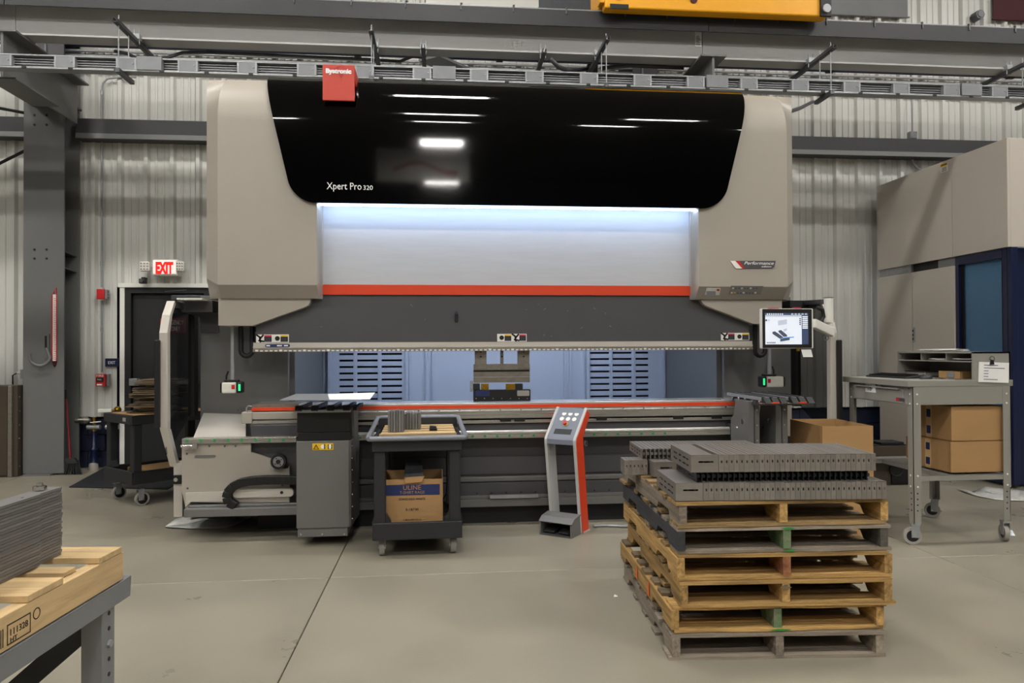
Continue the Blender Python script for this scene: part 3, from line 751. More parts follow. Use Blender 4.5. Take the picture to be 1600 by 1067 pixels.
t = thing('wall_valve', 'white lever and brass tap above the navy blocks', 'valve', (x, 9.3, z-.03))
MB().box(x-.05, x+.11, 9.28, 9.36, z-.025, z+.02).build('lever', 'white', t, bev=.008)
MB().lathe([(.01, -.04), (.04, -.02), (.045, .0), (.04, .02), (.012, .05)], (x+.19, 9.27, z+.01), (0, 1, 0), 12).build('tap', 'brass', t)
MB().cyl((x+.0, 9.3, z), (x+.2, 9.33, z), .012, 8).build('stem', 'brass', t)
# dark board on the floor behind the cart
a, b, c, d = P(108, 762, Z=.0), P(172, 727, Z=.0), P(300, 742, Z=.0), P(262, 765, Z=0)
m = MB().prism([(v.x, v.y) for v in (a, b, c, d)], 'z', .001, .012)
tag(m.build('floor_mat', 'black_plastic'), 'dark flat mat lying on the floor under the black cart', 'mat')
# ---------------------------------------------------------------- things on the wall, right side
q = P(1427, 211, Y=9.2)
t = thing('wall_junction_box', 'small grey junction box on a vertical conduit above the right girt', 'junction box', (q.x, 9.25, q.z-.05))
MB().box(q.x-.05, q.x+.05, 9.19, 9.26, q.z-.05, q.z+.05).build('body', 'galv', t, bev=.004)
MB().box(q.x-.045, q.x+.045, 9.184, 9.19, q.z-.045, q.z+.045).build('lid', 'bus_cover', t)
for s in (-1, 1): MB().cyl((q.x+s*.03, 9.18, q.z+s*.03), (q.x+s*.03, 9.184, q.z+s*.03), .006, 6).build('screw', 'galv_dark', t)
u = P(1423, 150, Y=9.2)
MB().tube([(q.x, 9.22, q.z+.05), (q.x, 9.22, q.z+.4), (u.x, 9.22, u.z+.9)], .012, 8).build('conduit', 'galv', t)
pts = [P(1425, 244, Y=9.33), P(1427, 254, Y=9.33), P(1433, 262, Y=9.33), P(1442, 268, Y=9.33), P(1455, 275, Y=9.33)]
tag(MB().tube(pts, .02, 8).build('flexible_conduit', 'galv'), 'grey flexible conduit curving down behind the beige enclosure', 'conduit')
pts = [P(1235, 174, Y=6.05), P(1250, 169, Y=6.6), P(1262, 163, Y=7.0), P(1270, 159, Y=7.15)]
tag(MB().tube(pts, .018, 8).build('flexible_conduit', 'galv_dark'), 'dark flexible conduit at the top right corner of the press brake', 'conduit')
# ================================================================ PRESS BRAKE
PB = thing('press_brake', 'large beige press brake with glossy black visor and lit work area', 'machine', (.55, 6.3, 0))
YF, AR, AZ = 5.85, .45, 3.262
ZF, ZB = PZ(400, 445, YF), PZ(400, 466, YF+.1)
def prof_top(off, n=18):
    pts = [(7.7, AZ+AR)] + [(YF+AR+(AR-off)*math.cos(math.radians(90+90*k/n)), AZ+AR*math.sin(math.radians(90+90*k/n))) for k in range(n+1)]
    if off == .12: pts = [(7.7, 3.62)] + [(YF+off, AZ+(3.62-AZ)*math.sin(math.radians(90+90*k/n))) for k in range(n+1)]   # flat edge plate
    return pts + [(YF+off, ZF+off*.5)]
def housing(xa, xb, xc, xd, side):
    "outer edge, outer fold, inner fold, inner edge"
    o1, o2 = (.12, .10) if side < 0 else (.12, .10)
    m = MB()
    secs = [(xa, o1), (xb, 0), (xc, 0), (xd, o2)]
    for (x0, a), (x1, b) in zip(secs, secs[1:]):
        p0, p1 = prof_top(a), prof_top(b)
        m.grid([[Vector((x0, y, z)) for y, z in p0], [Vector((x1, y, z)) for y, z in p1]])
        q0 = [(YF+a, ZF+a*.5), (YF+.1+a*.9, ZB)]; q1 = [(YF+b, ZF+b*.5), (YF+.1+b*.9, ZB)]
        m.grid([[Vector((x0, *q)) for q in q0], [Vector((x1, *q)) for q in q1]], smooth=False)
        m.grid([[Vector((x0, q0[1][0], ZB)), Vector((x0, 7.7, ZB))], [Vector((x1, q1[1][0], ZB)), Vector((x1, 7.7, ZB))]], smooth=False)
    for x, a in (secs[0], secs[-1]):
        pp = prof_top(a) + [(YF+.1+a*.9, ZB), (7.7, ZB)]
        m.face([(x, y, z) for y, z in pp])
    m.face([(xa, 7.7, ZB), (xd, 7.7, ZB), (xd, 7.7, AZ+AR), (xa, 7.7, AZ+AR)])
    return m
xh = [PX(323, YF+.12, 300), PX(340, YF, 300), PX(495, YF, 400), PX(502, YF+.1, 400)]
xk = [PX(1238, YF+.12, 300), PX(1230, YF, 300), PX(1092, YF, 400), PX(1082, YF+.1, 400)]
hL = housing(*xh, -1).build('side_housing', 'beige', PB)
hR = housing(*xk, 1).build('side_housing', 'beige', PB)
# black visor bent over the top
vo = -.03
zt_, zv = AZ+AR+.03, PZ(800, 321, YF+vo)
xl1, xl0 = PX(420, YF+.3, 125), PX(455, YF, 300)
xr1, xr0 = PX(1154, YF+.3, 147), PX(1131, YF, 300)
zref = PZ(455, 300, YF)
def vedge(z):
    f = (z-zref)/(zt_-zref); a, b = xl0+(xl1-xl0)*f, xr0+(xr1-xr0)*f
    RR = .17; dz = z-zv
    if dz < RR:
        ins = RR-math.sqrt(max(0, RR*RR-(RR-dz)**2)); a += ins; b -= ins
    return a, b
vp = [(7.1, zt_), (6.6, zt_)] + [(YF+AR+(AR-vo)*math.cos(math.radians(90+90*k/24)), AZ+(AR-vo)*math.sin(math.radians(90+90*k/24))) for k in range(25)]
zz = AZ
while zz-.12 > zv+.17: zz -= .12; vp.append((YF+vo, zz))
vp += [(YF+vo, zv+.17*(1-math.sin(math.radians(9*k)))) for k in range(0, 11)]
rows = []
for y, z in vp:
    a, b = vedge(z); rows.append([Vector((a+(b-a)*k/24, y, z)) for k in range(25)])
vm = MB().grid(rows)
rim = [[r_[0] for r_ in rows], [r_[-1] for r_ in rows]]
for side in rim:                                              # turned edge of the visor
    bk = [v+Vector((0, .03, 0)) if i_ > 12 else v-Vector((0, 0, .03)) for i_, v in enumerate(side)]
    vm.grid([side, bk], smooth=False)
vm.grid([rows[-1], [v+Vector((0, .06, 0)) for v in rows[-1]]], smooth=False)
vm.build('visor', 'visor', PB, fix=False)
VL = text('Xpert Pro', .1, P(510.5, 295.5, Y=YF+vo-.017), 'print_white', PB, width=PX(565, 5.8)-PX(510.5, 5.8), height=.072)
text('320', .06, P(567.5, 296.5, Y=YF+vo-.017), 'print_white', PB, width=PX(582.5, 5.8)-PX(567.5, 5.8), height=.036)
# light strip below the visor and the brushed panel behind it
a, b = PX(500, 5.93, 320), PX(1084, 5.93, 320)
MB().box(a, b, 5.88, 5.905, zv-.008, zv+.012).build('light_strip', 'strip_glow', PB)
MB().box(a-.05, b+.05, 5.83, 6.0, zv+.014, zv+.03).build('strip_holder', 'beige', PB)
zr1, zr0 = PZ(800, 446.5, 6.02), PZ(800, 461, 6.02)
MB().box(a-.06, b+.06, 6.02, 6.05, zr1, zv+.05).build('front_panel', 'brushed', PB)
for x in (PX(502, 6.0, 400), PX(1080, 6.0, 400)): MB().box(x-.012, x+.012, 5.985, 6.02, zr1, zv).build('panel_trim', 'beige_light', PB)
# ram
x0, x1 = PX(398, 6.03, 540), PX(1172, 6.03, 540)
zs1, zs0 = PZ(800, 534, 5.99), PZ(800, 548, 5.99)
ram = MB().box(x0+.01, x1-.01, 6.03, 6.13, zs0+.02, zr0+.02).build('ram', 'ram_grey', PB)
MB().box(a-.16, b+.16, 6.012, 6.06, zr0, zr1+.004).build('red_stripe', 'orange_red', PB)
MB().box(x0, x1, 5.985, 6.05, zs0+.022, zs1).box(x0, x1, 5.975, 5.99, zs0+.03, zs1-.03).build('clamp_rail', 'beige_light', ram)
MB().box(x0, x1, 5.97, 6.05, zs0, zs0+.024).build('scale_rail', 'tool_steel', ram, bev=.002)
n = 110; m = MB()
for k in range(n): 
    xx = x0+.02+(x1-x0-.04)*k/n; m.box(xx, xx+.022, 5.968, 5.97, zs0+.004, zs0+(.013 if k % 5 else .018))
m.build('scale_marks', 'white', ram)
MB().box(x0-.02, x0, 5.98, 6.08, zs0-.005, zs1+.01).build('end_cap', 'black', ram); MB().box(x1, x1+.02, 5.98, 6.08, zs0-.005, zs1+.01).build('end_cap', 'black', ram)
x, z = P(713, 495, Y=6.02).x, P(713, 495, Y=6.02).z
MB().box(x-.012, x+.012, 6.0, 6.03, z-.04, z+.035).build('knob_body', 'black', ram, bev=.005); MB().cyl((x, 5.985, z+.03), (x, 6.01, z+.03), .014, 10).build('knob', 'navy', ram)
g = random.Random(5)
for k in range(16):                                   # bare-metal scratches, flat wear marks
    px, py = g.uniform(820, 960) if k < 12 else g.uniform(500, 700), g.uniform(472, 528)
    q = P(px, py, Y=6.029); w_ = g.uniform(.003, .02)
    MB().bar(q, q+Vector((w_, 0, g.uniform(-1, 1)*w_)), .0015, .003, up=(0, 1, 0)).build('scratch', 'galv', ram)
# warning stickers on the ram
def sticker(px0, py0, px1, py1, flip):
    x0, x1, z0, z1 = rect(px0, py0, px1, py1, 6.02); wd = x1-x0; h = z1-z0
    s = MB().box(x0, x1, 6.024, 6.03, z0, z1).build('warning_sticker', 'white', ram, label='white warning sticker with red and yellow headers')
    def blk(f0, f1, g0, g1, m_): MB().box(x0+wd*f0, x0+wd*f1, 6.0225, 6.024, z0+h*g0, z0+h*g1).build('sticker_print', m_, s)
    o = (0, .5) if not flip else (.5, 0)
    blk(o[0]+.25, o[0]+.475, .08, .72, 'print_black'); blk(o[0]+.25, o[0]+.475, .72, .92, 'label_red')
    blk(o[1]+.25, o[1]+.475, .08, .72, 'print_black'); blk(o[1]+.25, o[1]+.475, .72, .92, 'label_yellow')
    c = (x0+wd*(o[0]+.12), z0+h*.5)
    m = MB()
    for dx, dz, r_ in ((-.012, .018, 35), (.012, .012, -50), (0, -.008, 80), (.01, -.02, 10)):
        M_ = Matrix.Translation((c[0]+dx, 6.0232, c[1]+dz)) @ Matrix.Rotation(math.radians(r_), 4, 'Y')
        m.box(-.024, .024, -.0008, .0008, -.007, .007, M_)
    m.build('hand_symbol', 'print_black', s)
    c = (x0+wd*(o[1]+.15), z0+h*.5)
    MB().cyl((c[0], 6.0225, c[1]), (c[0], 6.024, c[1]), h*.3, 14).build('head_symbol', 'print_black', s)
    for k in range(3):
        for q in o: MB().box(x0+wd*(q+.28), x0+wd*(q+.44), 6.0218, 6.0226, z0+h*(.2+.16*k), z0+h*(.24+.16*k)).build('printed_line', 'screen_dark', s)
sticker(400, 522.5, 451, 535, False); sticker(777, 521.5, 823, 533.5, True); sticker(1127, 520, 1171, 531.5, False)
x0b, x1b, z0b, z1b = rect(414, 537.5, 453, 542.5, 5.97)
lb_ = MB().prism(rrect(x0b, x1b, z0b, z1b, (z1b-z0b)*.49), 'y', 5.972, 5.976).build('maker_label', 'print_navy', ram)
for f0, f1 in ((.05, .2), (.48, .68), (.76, .92)): MB().box(x0b+(x1b-x0b)*f0, x0b+(x1b-x0b)*f1, 5.9705, 5.972, z0b+.008, z1b-.008).build('printed_line', 'print_white', lb_)
# cheeks below the housings
def cheek(pxs):
    pts = [(PX(px, 5.97, py), PZ(px, py, 5.97)) for px, py in pxs]
    return MB().prism(pts, 'y', 5.97, 6.3)
cheek([(341, 463), (341, 509), (395, 509), (477, 479.5), (482, 477), (485, 472), (485, 463)]).build('cheek_plate', 'beige', PB, bev=.004)
cheek([(1095, 460), (1095.5, 469), (1098, 474), (1103, 478), (1176, 506), (1222, 506), (1222, 460)]).build('cheek_plate', 'beige', PB, bev=.004)
# badge and stickers on the right housing
pts = [(1141, 407.5), (1212, 407.5), (1210, 417), (1206, 419.5), (1150, 419.5)]
bd = MB().prism([(PX(a_, YF-.004, b_), PZ(a_, b_, YF-.004)) for a_, b_ in pts], 'y', YF-.006, YF-.001).build('badge', 'machine_dark', hR, label='dark badge with white and red slash')
for q, m_ in ((((1141, 407.5), (1149, 407.5), (1160, 419.5), (1150, 419.5)), 'white'), (((1149, 407.5), (1154.5, 407.5), (1164, 419.5), (1160, 419.5)), 'red')):
    MB().prism([(PX(a_, YF-.008, b_), PZ(a_, b_, YF-.008)) for a_, b_ in q], 'y', YF-.0075, YF-.006).build('slash', m_, bd)
text('Performance', .05, P(1163, 413.2, Y=YF-.0075), 'print_white', bd, width=PX(1209, YF)-PX(1163, YF), height=.026, shear=.3)
text('edition', .03, P(1190, 417.6, Y=YF-.0075), 'print_white', bd, width=.085, height=.014, shear=.3)
def on_chamfer(px, py):
    # point on the tilted lower fold of the right housing
    a_, b_ = P(px, py, Y=5.0), P(px, py, Y=7.0)
    n_ = Vector((0, ZB-ZF, -.1)); t_ = (Vector((0, YF, ZF))-a_).dot(n_)/(b_-a_).dot(n_)
    return a_+(b_-a_)*t_ + Vector((0, -.0025, -.0015))
def decal(q, m_, nm, par, lift=0.0):
    pts = [on_chamfer(c[0], c[1]-3.0)+Vector((0, -lift, -lift*.9)) for c in q]
    n_ = (pts[1]-pts[0]).cross(pts[2]-pts[0]).normalized()
    if n_.y > 0: n_ = -n_
    mm = MB(); mm.add(pts+[p-n_*.002 for p in pts], [(0, 1, 2, 3), (7, 6, 5, 4), (0, 4, 5, 1), (1, 5, 6, 2), (2, 6, 7, 3), (3, 7, 4, 0)])
    return mm.build(nm, m_, par)
d_ = decal([(1104, 453), (1126, 453.5), (1124, 464), (1101, 463.5)], 'white', 'info_sticker', hR)
decal([(1120, 454), (1124, 454.3), (1123.6, 457), (1119.6, 456.8)], 'red', 'sticker_print', d_, .002)
for k in range(3): decal([(1104, 458+k*1.9), (1118, 458.2+k*1.9), (1117.6, 459+k*1.9), (1103.6, 458.9+k*1.9)], 'screen_dark', 'printed_line', d_, .002)
d_ = decal([(1142, 449), (1193, 449.4), (1188, 463), (1138, 462.6)], 'desk_grey', 'info_sticker', hR)
for k in range(9):
    u_ = 1144+k*4.6; decal([(u_, 452), (u_+2.4, 452), (u_+2.2, 454), (u_-.2, 454)], 'white' if k % 3 == 0 else 'screen_dark', 'sticker_print', d_, .002)
    decal([(u_-2, 459), (u_+.6, 459), (u_+.4, 461.2), (u_-2.2, 461.2)], 'label_yellow' if k == 1 else 'white' if k % 4 == 0 else 'screen_dark', 'sticker_print', d_, .002)
# red maker's sign at the top
x0, x1 = PX(504, 5.79, 130), PX(554, 5.79, 130)
zA, zBs = PZ(529, 102, 6.02), PZ(529, 158, 5.8)
zA, zBs = PZ(529, 101, 5.79), PZ(529, 157, 5.79)
sgn = MB().box(x0, x1, 5.79, 5.81, zBs, zA).box(x0+.002, x1-.002, 5.81, 6.12, zA-.12, zA-.002).build('maker_sign', 'sign_red', PB, bev=.004, label='red maker sign plate reading Bystronic')
text('Bystronic', .06, P(529, 114.2, Y=5.7885), 'print_white', sgn, align='CENTER', width=(x1-x0)*.8, height=.05, bold=.004)
dm = P(532.5, 109.5, Y=5.7888)
m = MB()
for s in (.055, .047, .039):
    cs = [dm+Vector((s*c_, 0, s*d_)) for c_, d_ in ((1, 0), (0, 1), (-1, 0), (0, -1))]
    for i in range(4): m.bar(cs[i], cs[(i+1) % 4], .0012, .0018, up=(0, 1, 0))
m.build('diamond_emblem', 'label_red', sgn)
# side frames
for px0, px1, pxs, nm in ((313, 450, 467, -1), (1236, 1131, 1113, 1)):
    xa_, xb_, xc_ = PX(px0, 6.35, 580), PX(px1, 6.35, 580), PX(pxs, 6.6, 580)
    fr = MB().box(xa_, xb_, 6.35, 6.40, .55, ZB+.05).box(min(xb_, xb_-nm*.05), max(xb_, xb_-nm*.05), 6.40, 7.9, .2, ZB+.3).build('side_frame', 'machine_grey', PB, bev=.004)
    MB().box(xb_, xc_, 6.42, 6.5, .9, ZB).build('frame_edge', 'machine_dark', fr)
    MB().box(xa_-nm*.0, xa_-nm*.05, 6.40, 7.9, .04, ZB).build('outer_panel', 'machine_grey', fr)
# brackets between housing and frame top
MB().box(PX(287, 6.3, 480), PX(341, 6.3, 480), 6.15, 6.35, PZ(310, 489, 6.3), PZ(310, 471, 6.3)).build('top_bracket', 'machine_dark', PB, bev=.004)
MB().prism([(PX(u_, 6.33, v_), PZ(u_, v_, 6.33)) for u_, v_ in ((287, 471), (341, 471), (341, 520), (314, 520), (312, 496), (288, 488))], 'y', 6.33, 6.36).build('top_bracket', 'machine_dark', PB)
MB().box(PX(283, 6.1, 468), PX(322, 6.1, 468), 6.0, 6.3, PZ(300, 469.5, 6.1), PZ(300, 467, 6.1)).build('cover_strip', 'white', PB)
MB().box(PX(1222, 6.3, 474), PX(1256, 6.3, 474), 6.15, 6.35, PZ(1240, 482, 6.3), PZ(1240, 471, 6.3)).build('top_bracket', 'black_soft', PB, bev=.004)
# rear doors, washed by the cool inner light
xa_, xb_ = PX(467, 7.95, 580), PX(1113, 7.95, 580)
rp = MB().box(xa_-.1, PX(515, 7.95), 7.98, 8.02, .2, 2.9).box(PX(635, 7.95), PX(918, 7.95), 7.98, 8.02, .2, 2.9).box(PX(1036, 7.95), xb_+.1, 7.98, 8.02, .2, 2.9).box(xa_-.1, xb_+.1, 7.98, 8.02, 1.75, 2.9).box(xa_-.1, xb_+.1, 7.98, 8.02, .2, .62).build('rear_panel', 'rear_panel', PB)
def louvre(pa, pb, cols):
    x0, x1 = PX(pa, 7.93), PX(pb, 7.93); zlo, zhi = .62, 1.75
    d = MB()
    pit = (PZ(600, 553, 7.93)-PZ(600, 623, 7.93))/7
    z0 = PZ(600, 623, 7.93)
    ed = [x0] + [c for pr_ in [(PX(a_, 7.93), PX(b_, 7.93)) for a_, b_ in cols] for c in pr_] + [x1]
    for i in range(0, len(ed), 2): d.box(ed[i], ed[i+1], 7.93, 7.95, zlo, zhi)
    ks = [z0+k*pit for k in range(-3, 13) if zlo+.03 < z0+k*pit < zhi-.03]
    hh = .011
    for i in range(1, len(ed)-1, 2):
        zz = zlo
        for z in ks + [None]:
            top = zhi if z is None else z-hh
            d.box(ed[i], ed[i+1], 7.93, 7.95, zz, top)
            if z is not None: zz = z+hh
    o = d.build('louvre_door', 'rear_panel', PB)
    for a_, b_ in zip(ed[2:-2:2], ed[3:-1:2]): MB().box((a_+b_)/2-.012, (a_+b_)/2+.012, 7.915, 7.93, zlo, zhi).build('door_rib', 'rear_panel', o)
    MB().box(x0, x1, 8.1, 8.12, zlo, zhi).build('dark_backing', 'black_soft', o)  # black sheet stands in for the darkness behind the slots
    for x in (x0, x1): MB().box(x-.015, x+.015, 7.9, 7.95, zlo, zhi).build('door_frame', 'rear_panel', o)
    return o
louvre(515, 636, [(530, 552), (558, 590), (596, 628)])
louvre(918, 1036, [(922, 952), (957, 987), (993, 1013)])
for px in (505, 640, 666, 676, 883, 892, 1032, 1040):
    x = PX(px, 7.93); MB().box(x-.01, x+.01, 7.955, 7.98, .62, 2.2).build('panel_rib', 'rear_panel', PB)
MB().box(xa_+.1, xb_-.1, 6.45, 6.5, 2.28, 2.30).build('work_light', 'work_glow', PB, label='cool work light strip behind the ram')
MB().box(xa_, xb_, 6.42, 6.53, 2.30, 2.33).build('light_carrier', 'machine_grey', PB)
MB().box(xh[3], xk[3], 6.1, 7.7, 3.55, 3.62).box(xh[3], xk[3], 7.6, 7.98, 2.88, 3.6).box(xh[3], xk[3], 7.6, 7.98, 2.85, 2.9).build('top_cover', 'machine_grey', PB)
# ---------------------------------------------------------------- bed
x0, x1 = PX(388, 6.0, 650), PX(1166, 6.0, 650)
Zb = lambda py, Y=6.0: PZ(800, py, Y)
MB().box(x0+.05, x1, 6.0, 6.3, Zb(640), Zb(628.5, 6.02)).build('bed_top', 'steel_bright', PB, bev=.004)
MB().box(x0+.05, x1, 5.992, 6.0, Zb(637), Zb(632)).build('bed_red_line', 'orange_red', PB)
MB().box(x0+.02, x1+.0, 5.96, 6.05, Zb(652.5), Zb(639.5)).build('die_holder', 'steel', PB, bev=.006)
MB().box(x0+.02, x1, 6.02, 6.1, Zb(662), Zb(651)).build('slot_back', 'black', PB)
MB().box(x0+.02, x1, 5.975, 6.02, Zb(660.5), Zb(655.5)).build('thin_rail', 'steel', PB, bev=.002)
for k in range(18):
    px = 590+k*32
    if px > 1140: break
    q = P(px, 639, Y=5.955); MB().cyl((q.x, 5.952, Zb(639)), (q.x, 5.96, Zb(639)), .007, 8).build('bed_screw', 'chrome', PB)
for px in (700, 790, 812, 940, 1060, 1120):
    q = PX(px, 5.97, 656); MB().box(q-.045, q+.045, 5.968, 5.976, Zb(658), Zb(653)).build('clamp_recess', 'black', PB)
MB().box(x0+.03, x1, 6.0, 6.4, Zb(674), Zb(662)).build('upper_face', 'machine_dark', PB)
xr0, xr1 = PX(284, 5.72, 688), PX(1140, 5.9, 678)
# long guide rail with green plugs
gr_ = MB().box(PX(463, 5.9, 680), xr1, 5.88, 5.98, Zb(684.5, 5.88), Zb(675, 5.88)).build('guide_rail', 'steel', PB, bev=.003)
MB().cyl((PX(463, 5.9, 675), 5.91, Zb(674.5, 5.9)), (xr1, 5.91, Zb(674.5, 5.9)), .014, 10).build('guide_shaft', 'steel_bright', gr_)
for k in range(30):
    x = PX(463, 5.9)+.1+k*.1
    if x < xr1-.05: MB().cyl((x, 5.876, Zb(680.5, 5.88)), (x, 5.88, Zb(680.5, 5.88)), .011, 10).build('green_plug', 'green', gr_)
MB().box(xr1, xr1+.08, 5.86, 5.99, Zb(689, 5.88), Zb(668, 5.88)).build('rail_stop', 'black_soft', gr_, bev=.006)
MB().box(x0+.06, x1-.02, 6.04, 6.5, Zb(742, 6.04), Zb(672, 6.04)).build('bed_body', 'machine_dark', PB)
MB().box(x0+.06, x1-.02, 6.03, 6.04, Zb(740, 6.04), Zb(712, 6.04)).build('bed_plate', 'machine_dark', PB, bev=.003)
MB().box(x0+.06, x1-.02, 6.0, 6.5, Zb(752, 6.0), Zb(744, 6.0)).build('bed_step', 'machine_grey', PB, bev=.008)
MB().box(x0+.06, x1-.02, 5.99, 6.5, Zb(773, 6.0), Zb(753, 6.0)).build('bed_lower', 'machine_dark', PB, bev=.003)
lr = MB().box(x0+.06, x1-.02, 5.95, 6.5, Zb(791, 5.95), Zb(779, 5.95)).box(x0+.06, x1-.02, 5.97, 6.4, Zb(779, 5.95), Zb(774, 5.95)).build('lower_rail', 'machine_grey', PB, bev=.004)
for k in range(12):
    q = PX(745+k*23, 5.98, 769); MB().cyl((q, 5.986, Zb(769.5, 5.98)), (q, 5.992, Zb(769.5, 5.98)), .007, 8).build('bolt_hole', 'black', PB)
MB().box(PX(766, 5.94, 775), PX(841, 5.94, 775), 5.93, 5.965, Zb(778, 5.94), Zb(773, 5.94)).build('bright_plate', 'galv', lr)
MB().box(x0+.06, x1-.02, 6.05, 6.5, .0, Zb(790, 6.05)).build('kick_plate', 'black_soft', PB)
# right end of the bed
xe = PX(1225, 6.2, 660)
MB().box(x1-.05, xe, 6.05, 6.35, Zb(690), Zb(634)).build('bed_end', 'beige', PB, bev=.006)
MB().box(x1-.02, xe+.12, 6.1, 6.6, 0, .75).build('right_base', 'machine_dark', PB, bev=.01)
# left end of the bed
a_, b_, c_, d_ = rect(377, 644, 393, 662, 5.9)
MB().box(a_, b_, 5.9, 6.1, c_, d_).build('bed_end', 'beige', PB, bev=.006)
a_, b_, c_, d_ = rect(391, 644, 466, 655, 5.92); MB().box(a_, b_, 5.92, 6.05, c_, d_).build('end_rail', 'beige', PB, bev=.003)
a_, b_, c_, d_ = rect(391, 657, 466, 662, 5.92); MB().box(a_, b_, 5.93, 6.05, c_, d_).build('end_rail', 'beige', PB, bev=.003)
a_, b_, c_, d_ = rect(393, 637, 466, 641.5, 5.95); MB().box(a_, b_, 5.95, 6.05, c_, d_).build('bed_red_line', 'orange_red', PB)
a_, b_, c_, d_ = rect(393, 632, 466, 637, 5.95); MB().box(a_, b_, 5.97, 6.3, c_, d_).build('bed_cap', 'tool_steel', PB)
q = P(389, 641, Y=5.93)
MB().tube([q+Vector((-.02, 0, -.03)), q+Vector((-.02, 0, .02)), q+Vector((-.005, 0, .035)), q+Vector((.02, 0, .03))], .006, 6).build('hook_handle', 'galv', PB)
# sloping lit chute left
q = [P(302, 684, Y=5.78), P(384, 684, Y=5.78), P(384, 647, Y=6.33), P(318, 645, Y=6.33)]
MB().add(q+[v-Vector((0, 0, .02)) for v in q], [(0, 1, 2, 3), (7, 6, 5, 4), (0, 4, 5, 1), (1, 5, 6, 2), (2, 6, 7, 3), (3, 7, 4, 0)]).build('chute_plate', 'beige_light', PB)
q = P(373, 641, Y=6.34); MB().ring(q, q+Vector((0, .01, 0)), .014, .009, 12).build('ring_bolt', 'chrome', PB)
# left lower drive box
a_, b_, c_, d_ = rect(284, 684, 463, 692.5, 5.72)
rl = MB().box(a_, b_, 5.72, 5.82, c_, d_).build('guide_rail', 'steel', PB, bev=.003)
for k in range(8):
    px = 292+k*21.5; q = P(px, 688.5-.01*(px-292), Y=5.716); MB().cyl((q.x, 5.714, q.z), (q.x, 5.72, q.z), .012, 10).build('green_plug', 'green', rl)
q = P(298, 697, Y=5.7); MB().cyl(q-Vector((.07, 0, 0)), q+Vector((.02, 0, 0)), .011, 10).box(q.x+.02, q.x+.05, q.y-.015, q.y+.015, q.z-.02, q.z+.02).build('sensor', 'chrome', rl)
YC = 5.74
def poly(pxs, Y): return [(PX(u_, Y, v_), PZ(u_, v_, Y)) for u_, v_ in pxs]
cov = MB().prism(poly([(284, 692), (392, 692), (392, 706.5), (427, 718), (427, 724), (436, 732), (450, 732), (452, 727), (452, 737), (452, 785), (384, 787), (298, 784), (296, 790), (290, 795), (287, 780), (284, 768)], YC), 'y', YC, YC+.03).build('front_cover', 'beige', PB)
MB().prism(poly([(290, 770), (452, 766), (452, 784), (298, 784), (290, 792)], YC-.012), 'y', YC-.012, YC).build('cover_fold', 'beige_light', cov)
a_, b_, c_, d_ = rect(304, 711, 337, 715, YC-.004); MB().prism(rrect(a_, b_, c_, d_, (d_-c_)*.48), 'y', YC-.005, YC).build('handle_recess', 'machine_grey', cov)
for px, py in ((351, 697), (368, 697), (327, 697), (292, 709), (293, 763), (441, 758)):
    q = P(px, py, Y=YC-.003); MB().cyl((q.x, YC-.004, q.z), (q.x, YC, q.z), .008, 8).build('cover_screw', 'machine_dark', cov)
a_, b_, c_, d_ = rect(392, 665, 466, 745, 5.8); MB().box(a_, b_+.1, 5.80, 6.1, c_, d_).build('drive_plate', 'machine_dark', PB)
a_, b_, c_, d_ = rect(290, 693, 466, 800, 5.85); MB().box(a_, b_, 5.85, 6.35, c_-.03, d_).build('drive_box', 'machine_dark', PB)
wc = P(436, 720.5, Y=5.72)
whl = MB().ring((wc.x, 5.69, wc.z), (wc.x, 5.74, wc.z), .058, .04, 24).build('pulley', 'black', PB)
MB().ring((wc.x, 5.695, wc.z), (wc.x, 5.735, wc.z), .042, .016, 24).build('pulley_disc', 'galv', whl)
MB().cyl((wc.x, 5.685, wc.z), (wc.x, 5.74, wc.z), .017, 16).build('pulley_hub', 'black', whl)
for k in range(4):
    an = k*PI/2+.6; MB().cyl((wc.x+.028*math.cos(an), 5.690, wc.z+.028*math.sin(an)), (wc.x+.028*math.cos(an), 5.697, wc.z+.028*math.sin(an)), .005, 6).build('pulley_bolt', 'black', whl)
# flat light bar and tray
a_, b_, c_, d_ = rect(364, 764, 458, 777, 5.7); MB().prism(rrect(a_, b_, c_, d_, (d_-c_)*.4), 'y', 5.70, 5.73).build('slide_bar', 'beige_light', PB)
q = P(440, 769.5, Y=5.695); MB().cyl((q.x, 5.694, q.z), (q.x, 5.7, q.z), .012, 10).build('bolt_hole', 'black', PB)
a_, b_, c_, d_ = rect(287, 794, 466, 806.5, 5.66)
MB().box(a_, b_, 5.66, 5.74, c_, d_).build('cable_tray', 'machine_grey', PB, bev=.004)
a_, b_, c_, d_ = rect(296, 787, 466, 790, 5.73); MB().box(a_, b_, 5.725, 5.735, c_, d_).build('tray_lip', 'galv', PB)
MB().box(PX(292, 6.4, 800), PX(466, 6.4, 800), 6.4, 6.6, .04, .5).build('drive_base', 'black_soft', PB)
# cable chain, link by link
path = [P(466, 750, Y=5.69), P(440, 749.5, Y=5.69), P(415, 749.5, Y=5.69), P(392, 751, Y=5.69), P(376, 754, Y=5.69), P(364, 760, Y=5.69), P(357, 768, Y=5.69), P(355, 776, Y=5.69), P(358, 784, Y=5.69), P(368, 790, Y=5.69)]
dn = []
for a1, b1 in zip(path, path[1:]):
    n_ = max(1, round((b1-a1).length/.045))
    dn += [a1+(b1-a1)*k/n_ for k in range(n_)]
dn.append(path[-1])
cc = MB().tube(path, .012, 6).build('cable_chain', 'black', PB)
for i, (a1, b1) in enumerate(zip(dn, dn[1:])):
    MB().bar(a1, a1+(b1-a1)*1.12, .06, .066, up=(0, 1, 0) if False else (0, 0, 1) if abs((b1-a1).normalized().z) < .8 else (1, 0, 0)).build('chain_link', 'black', cc, bev=.006)
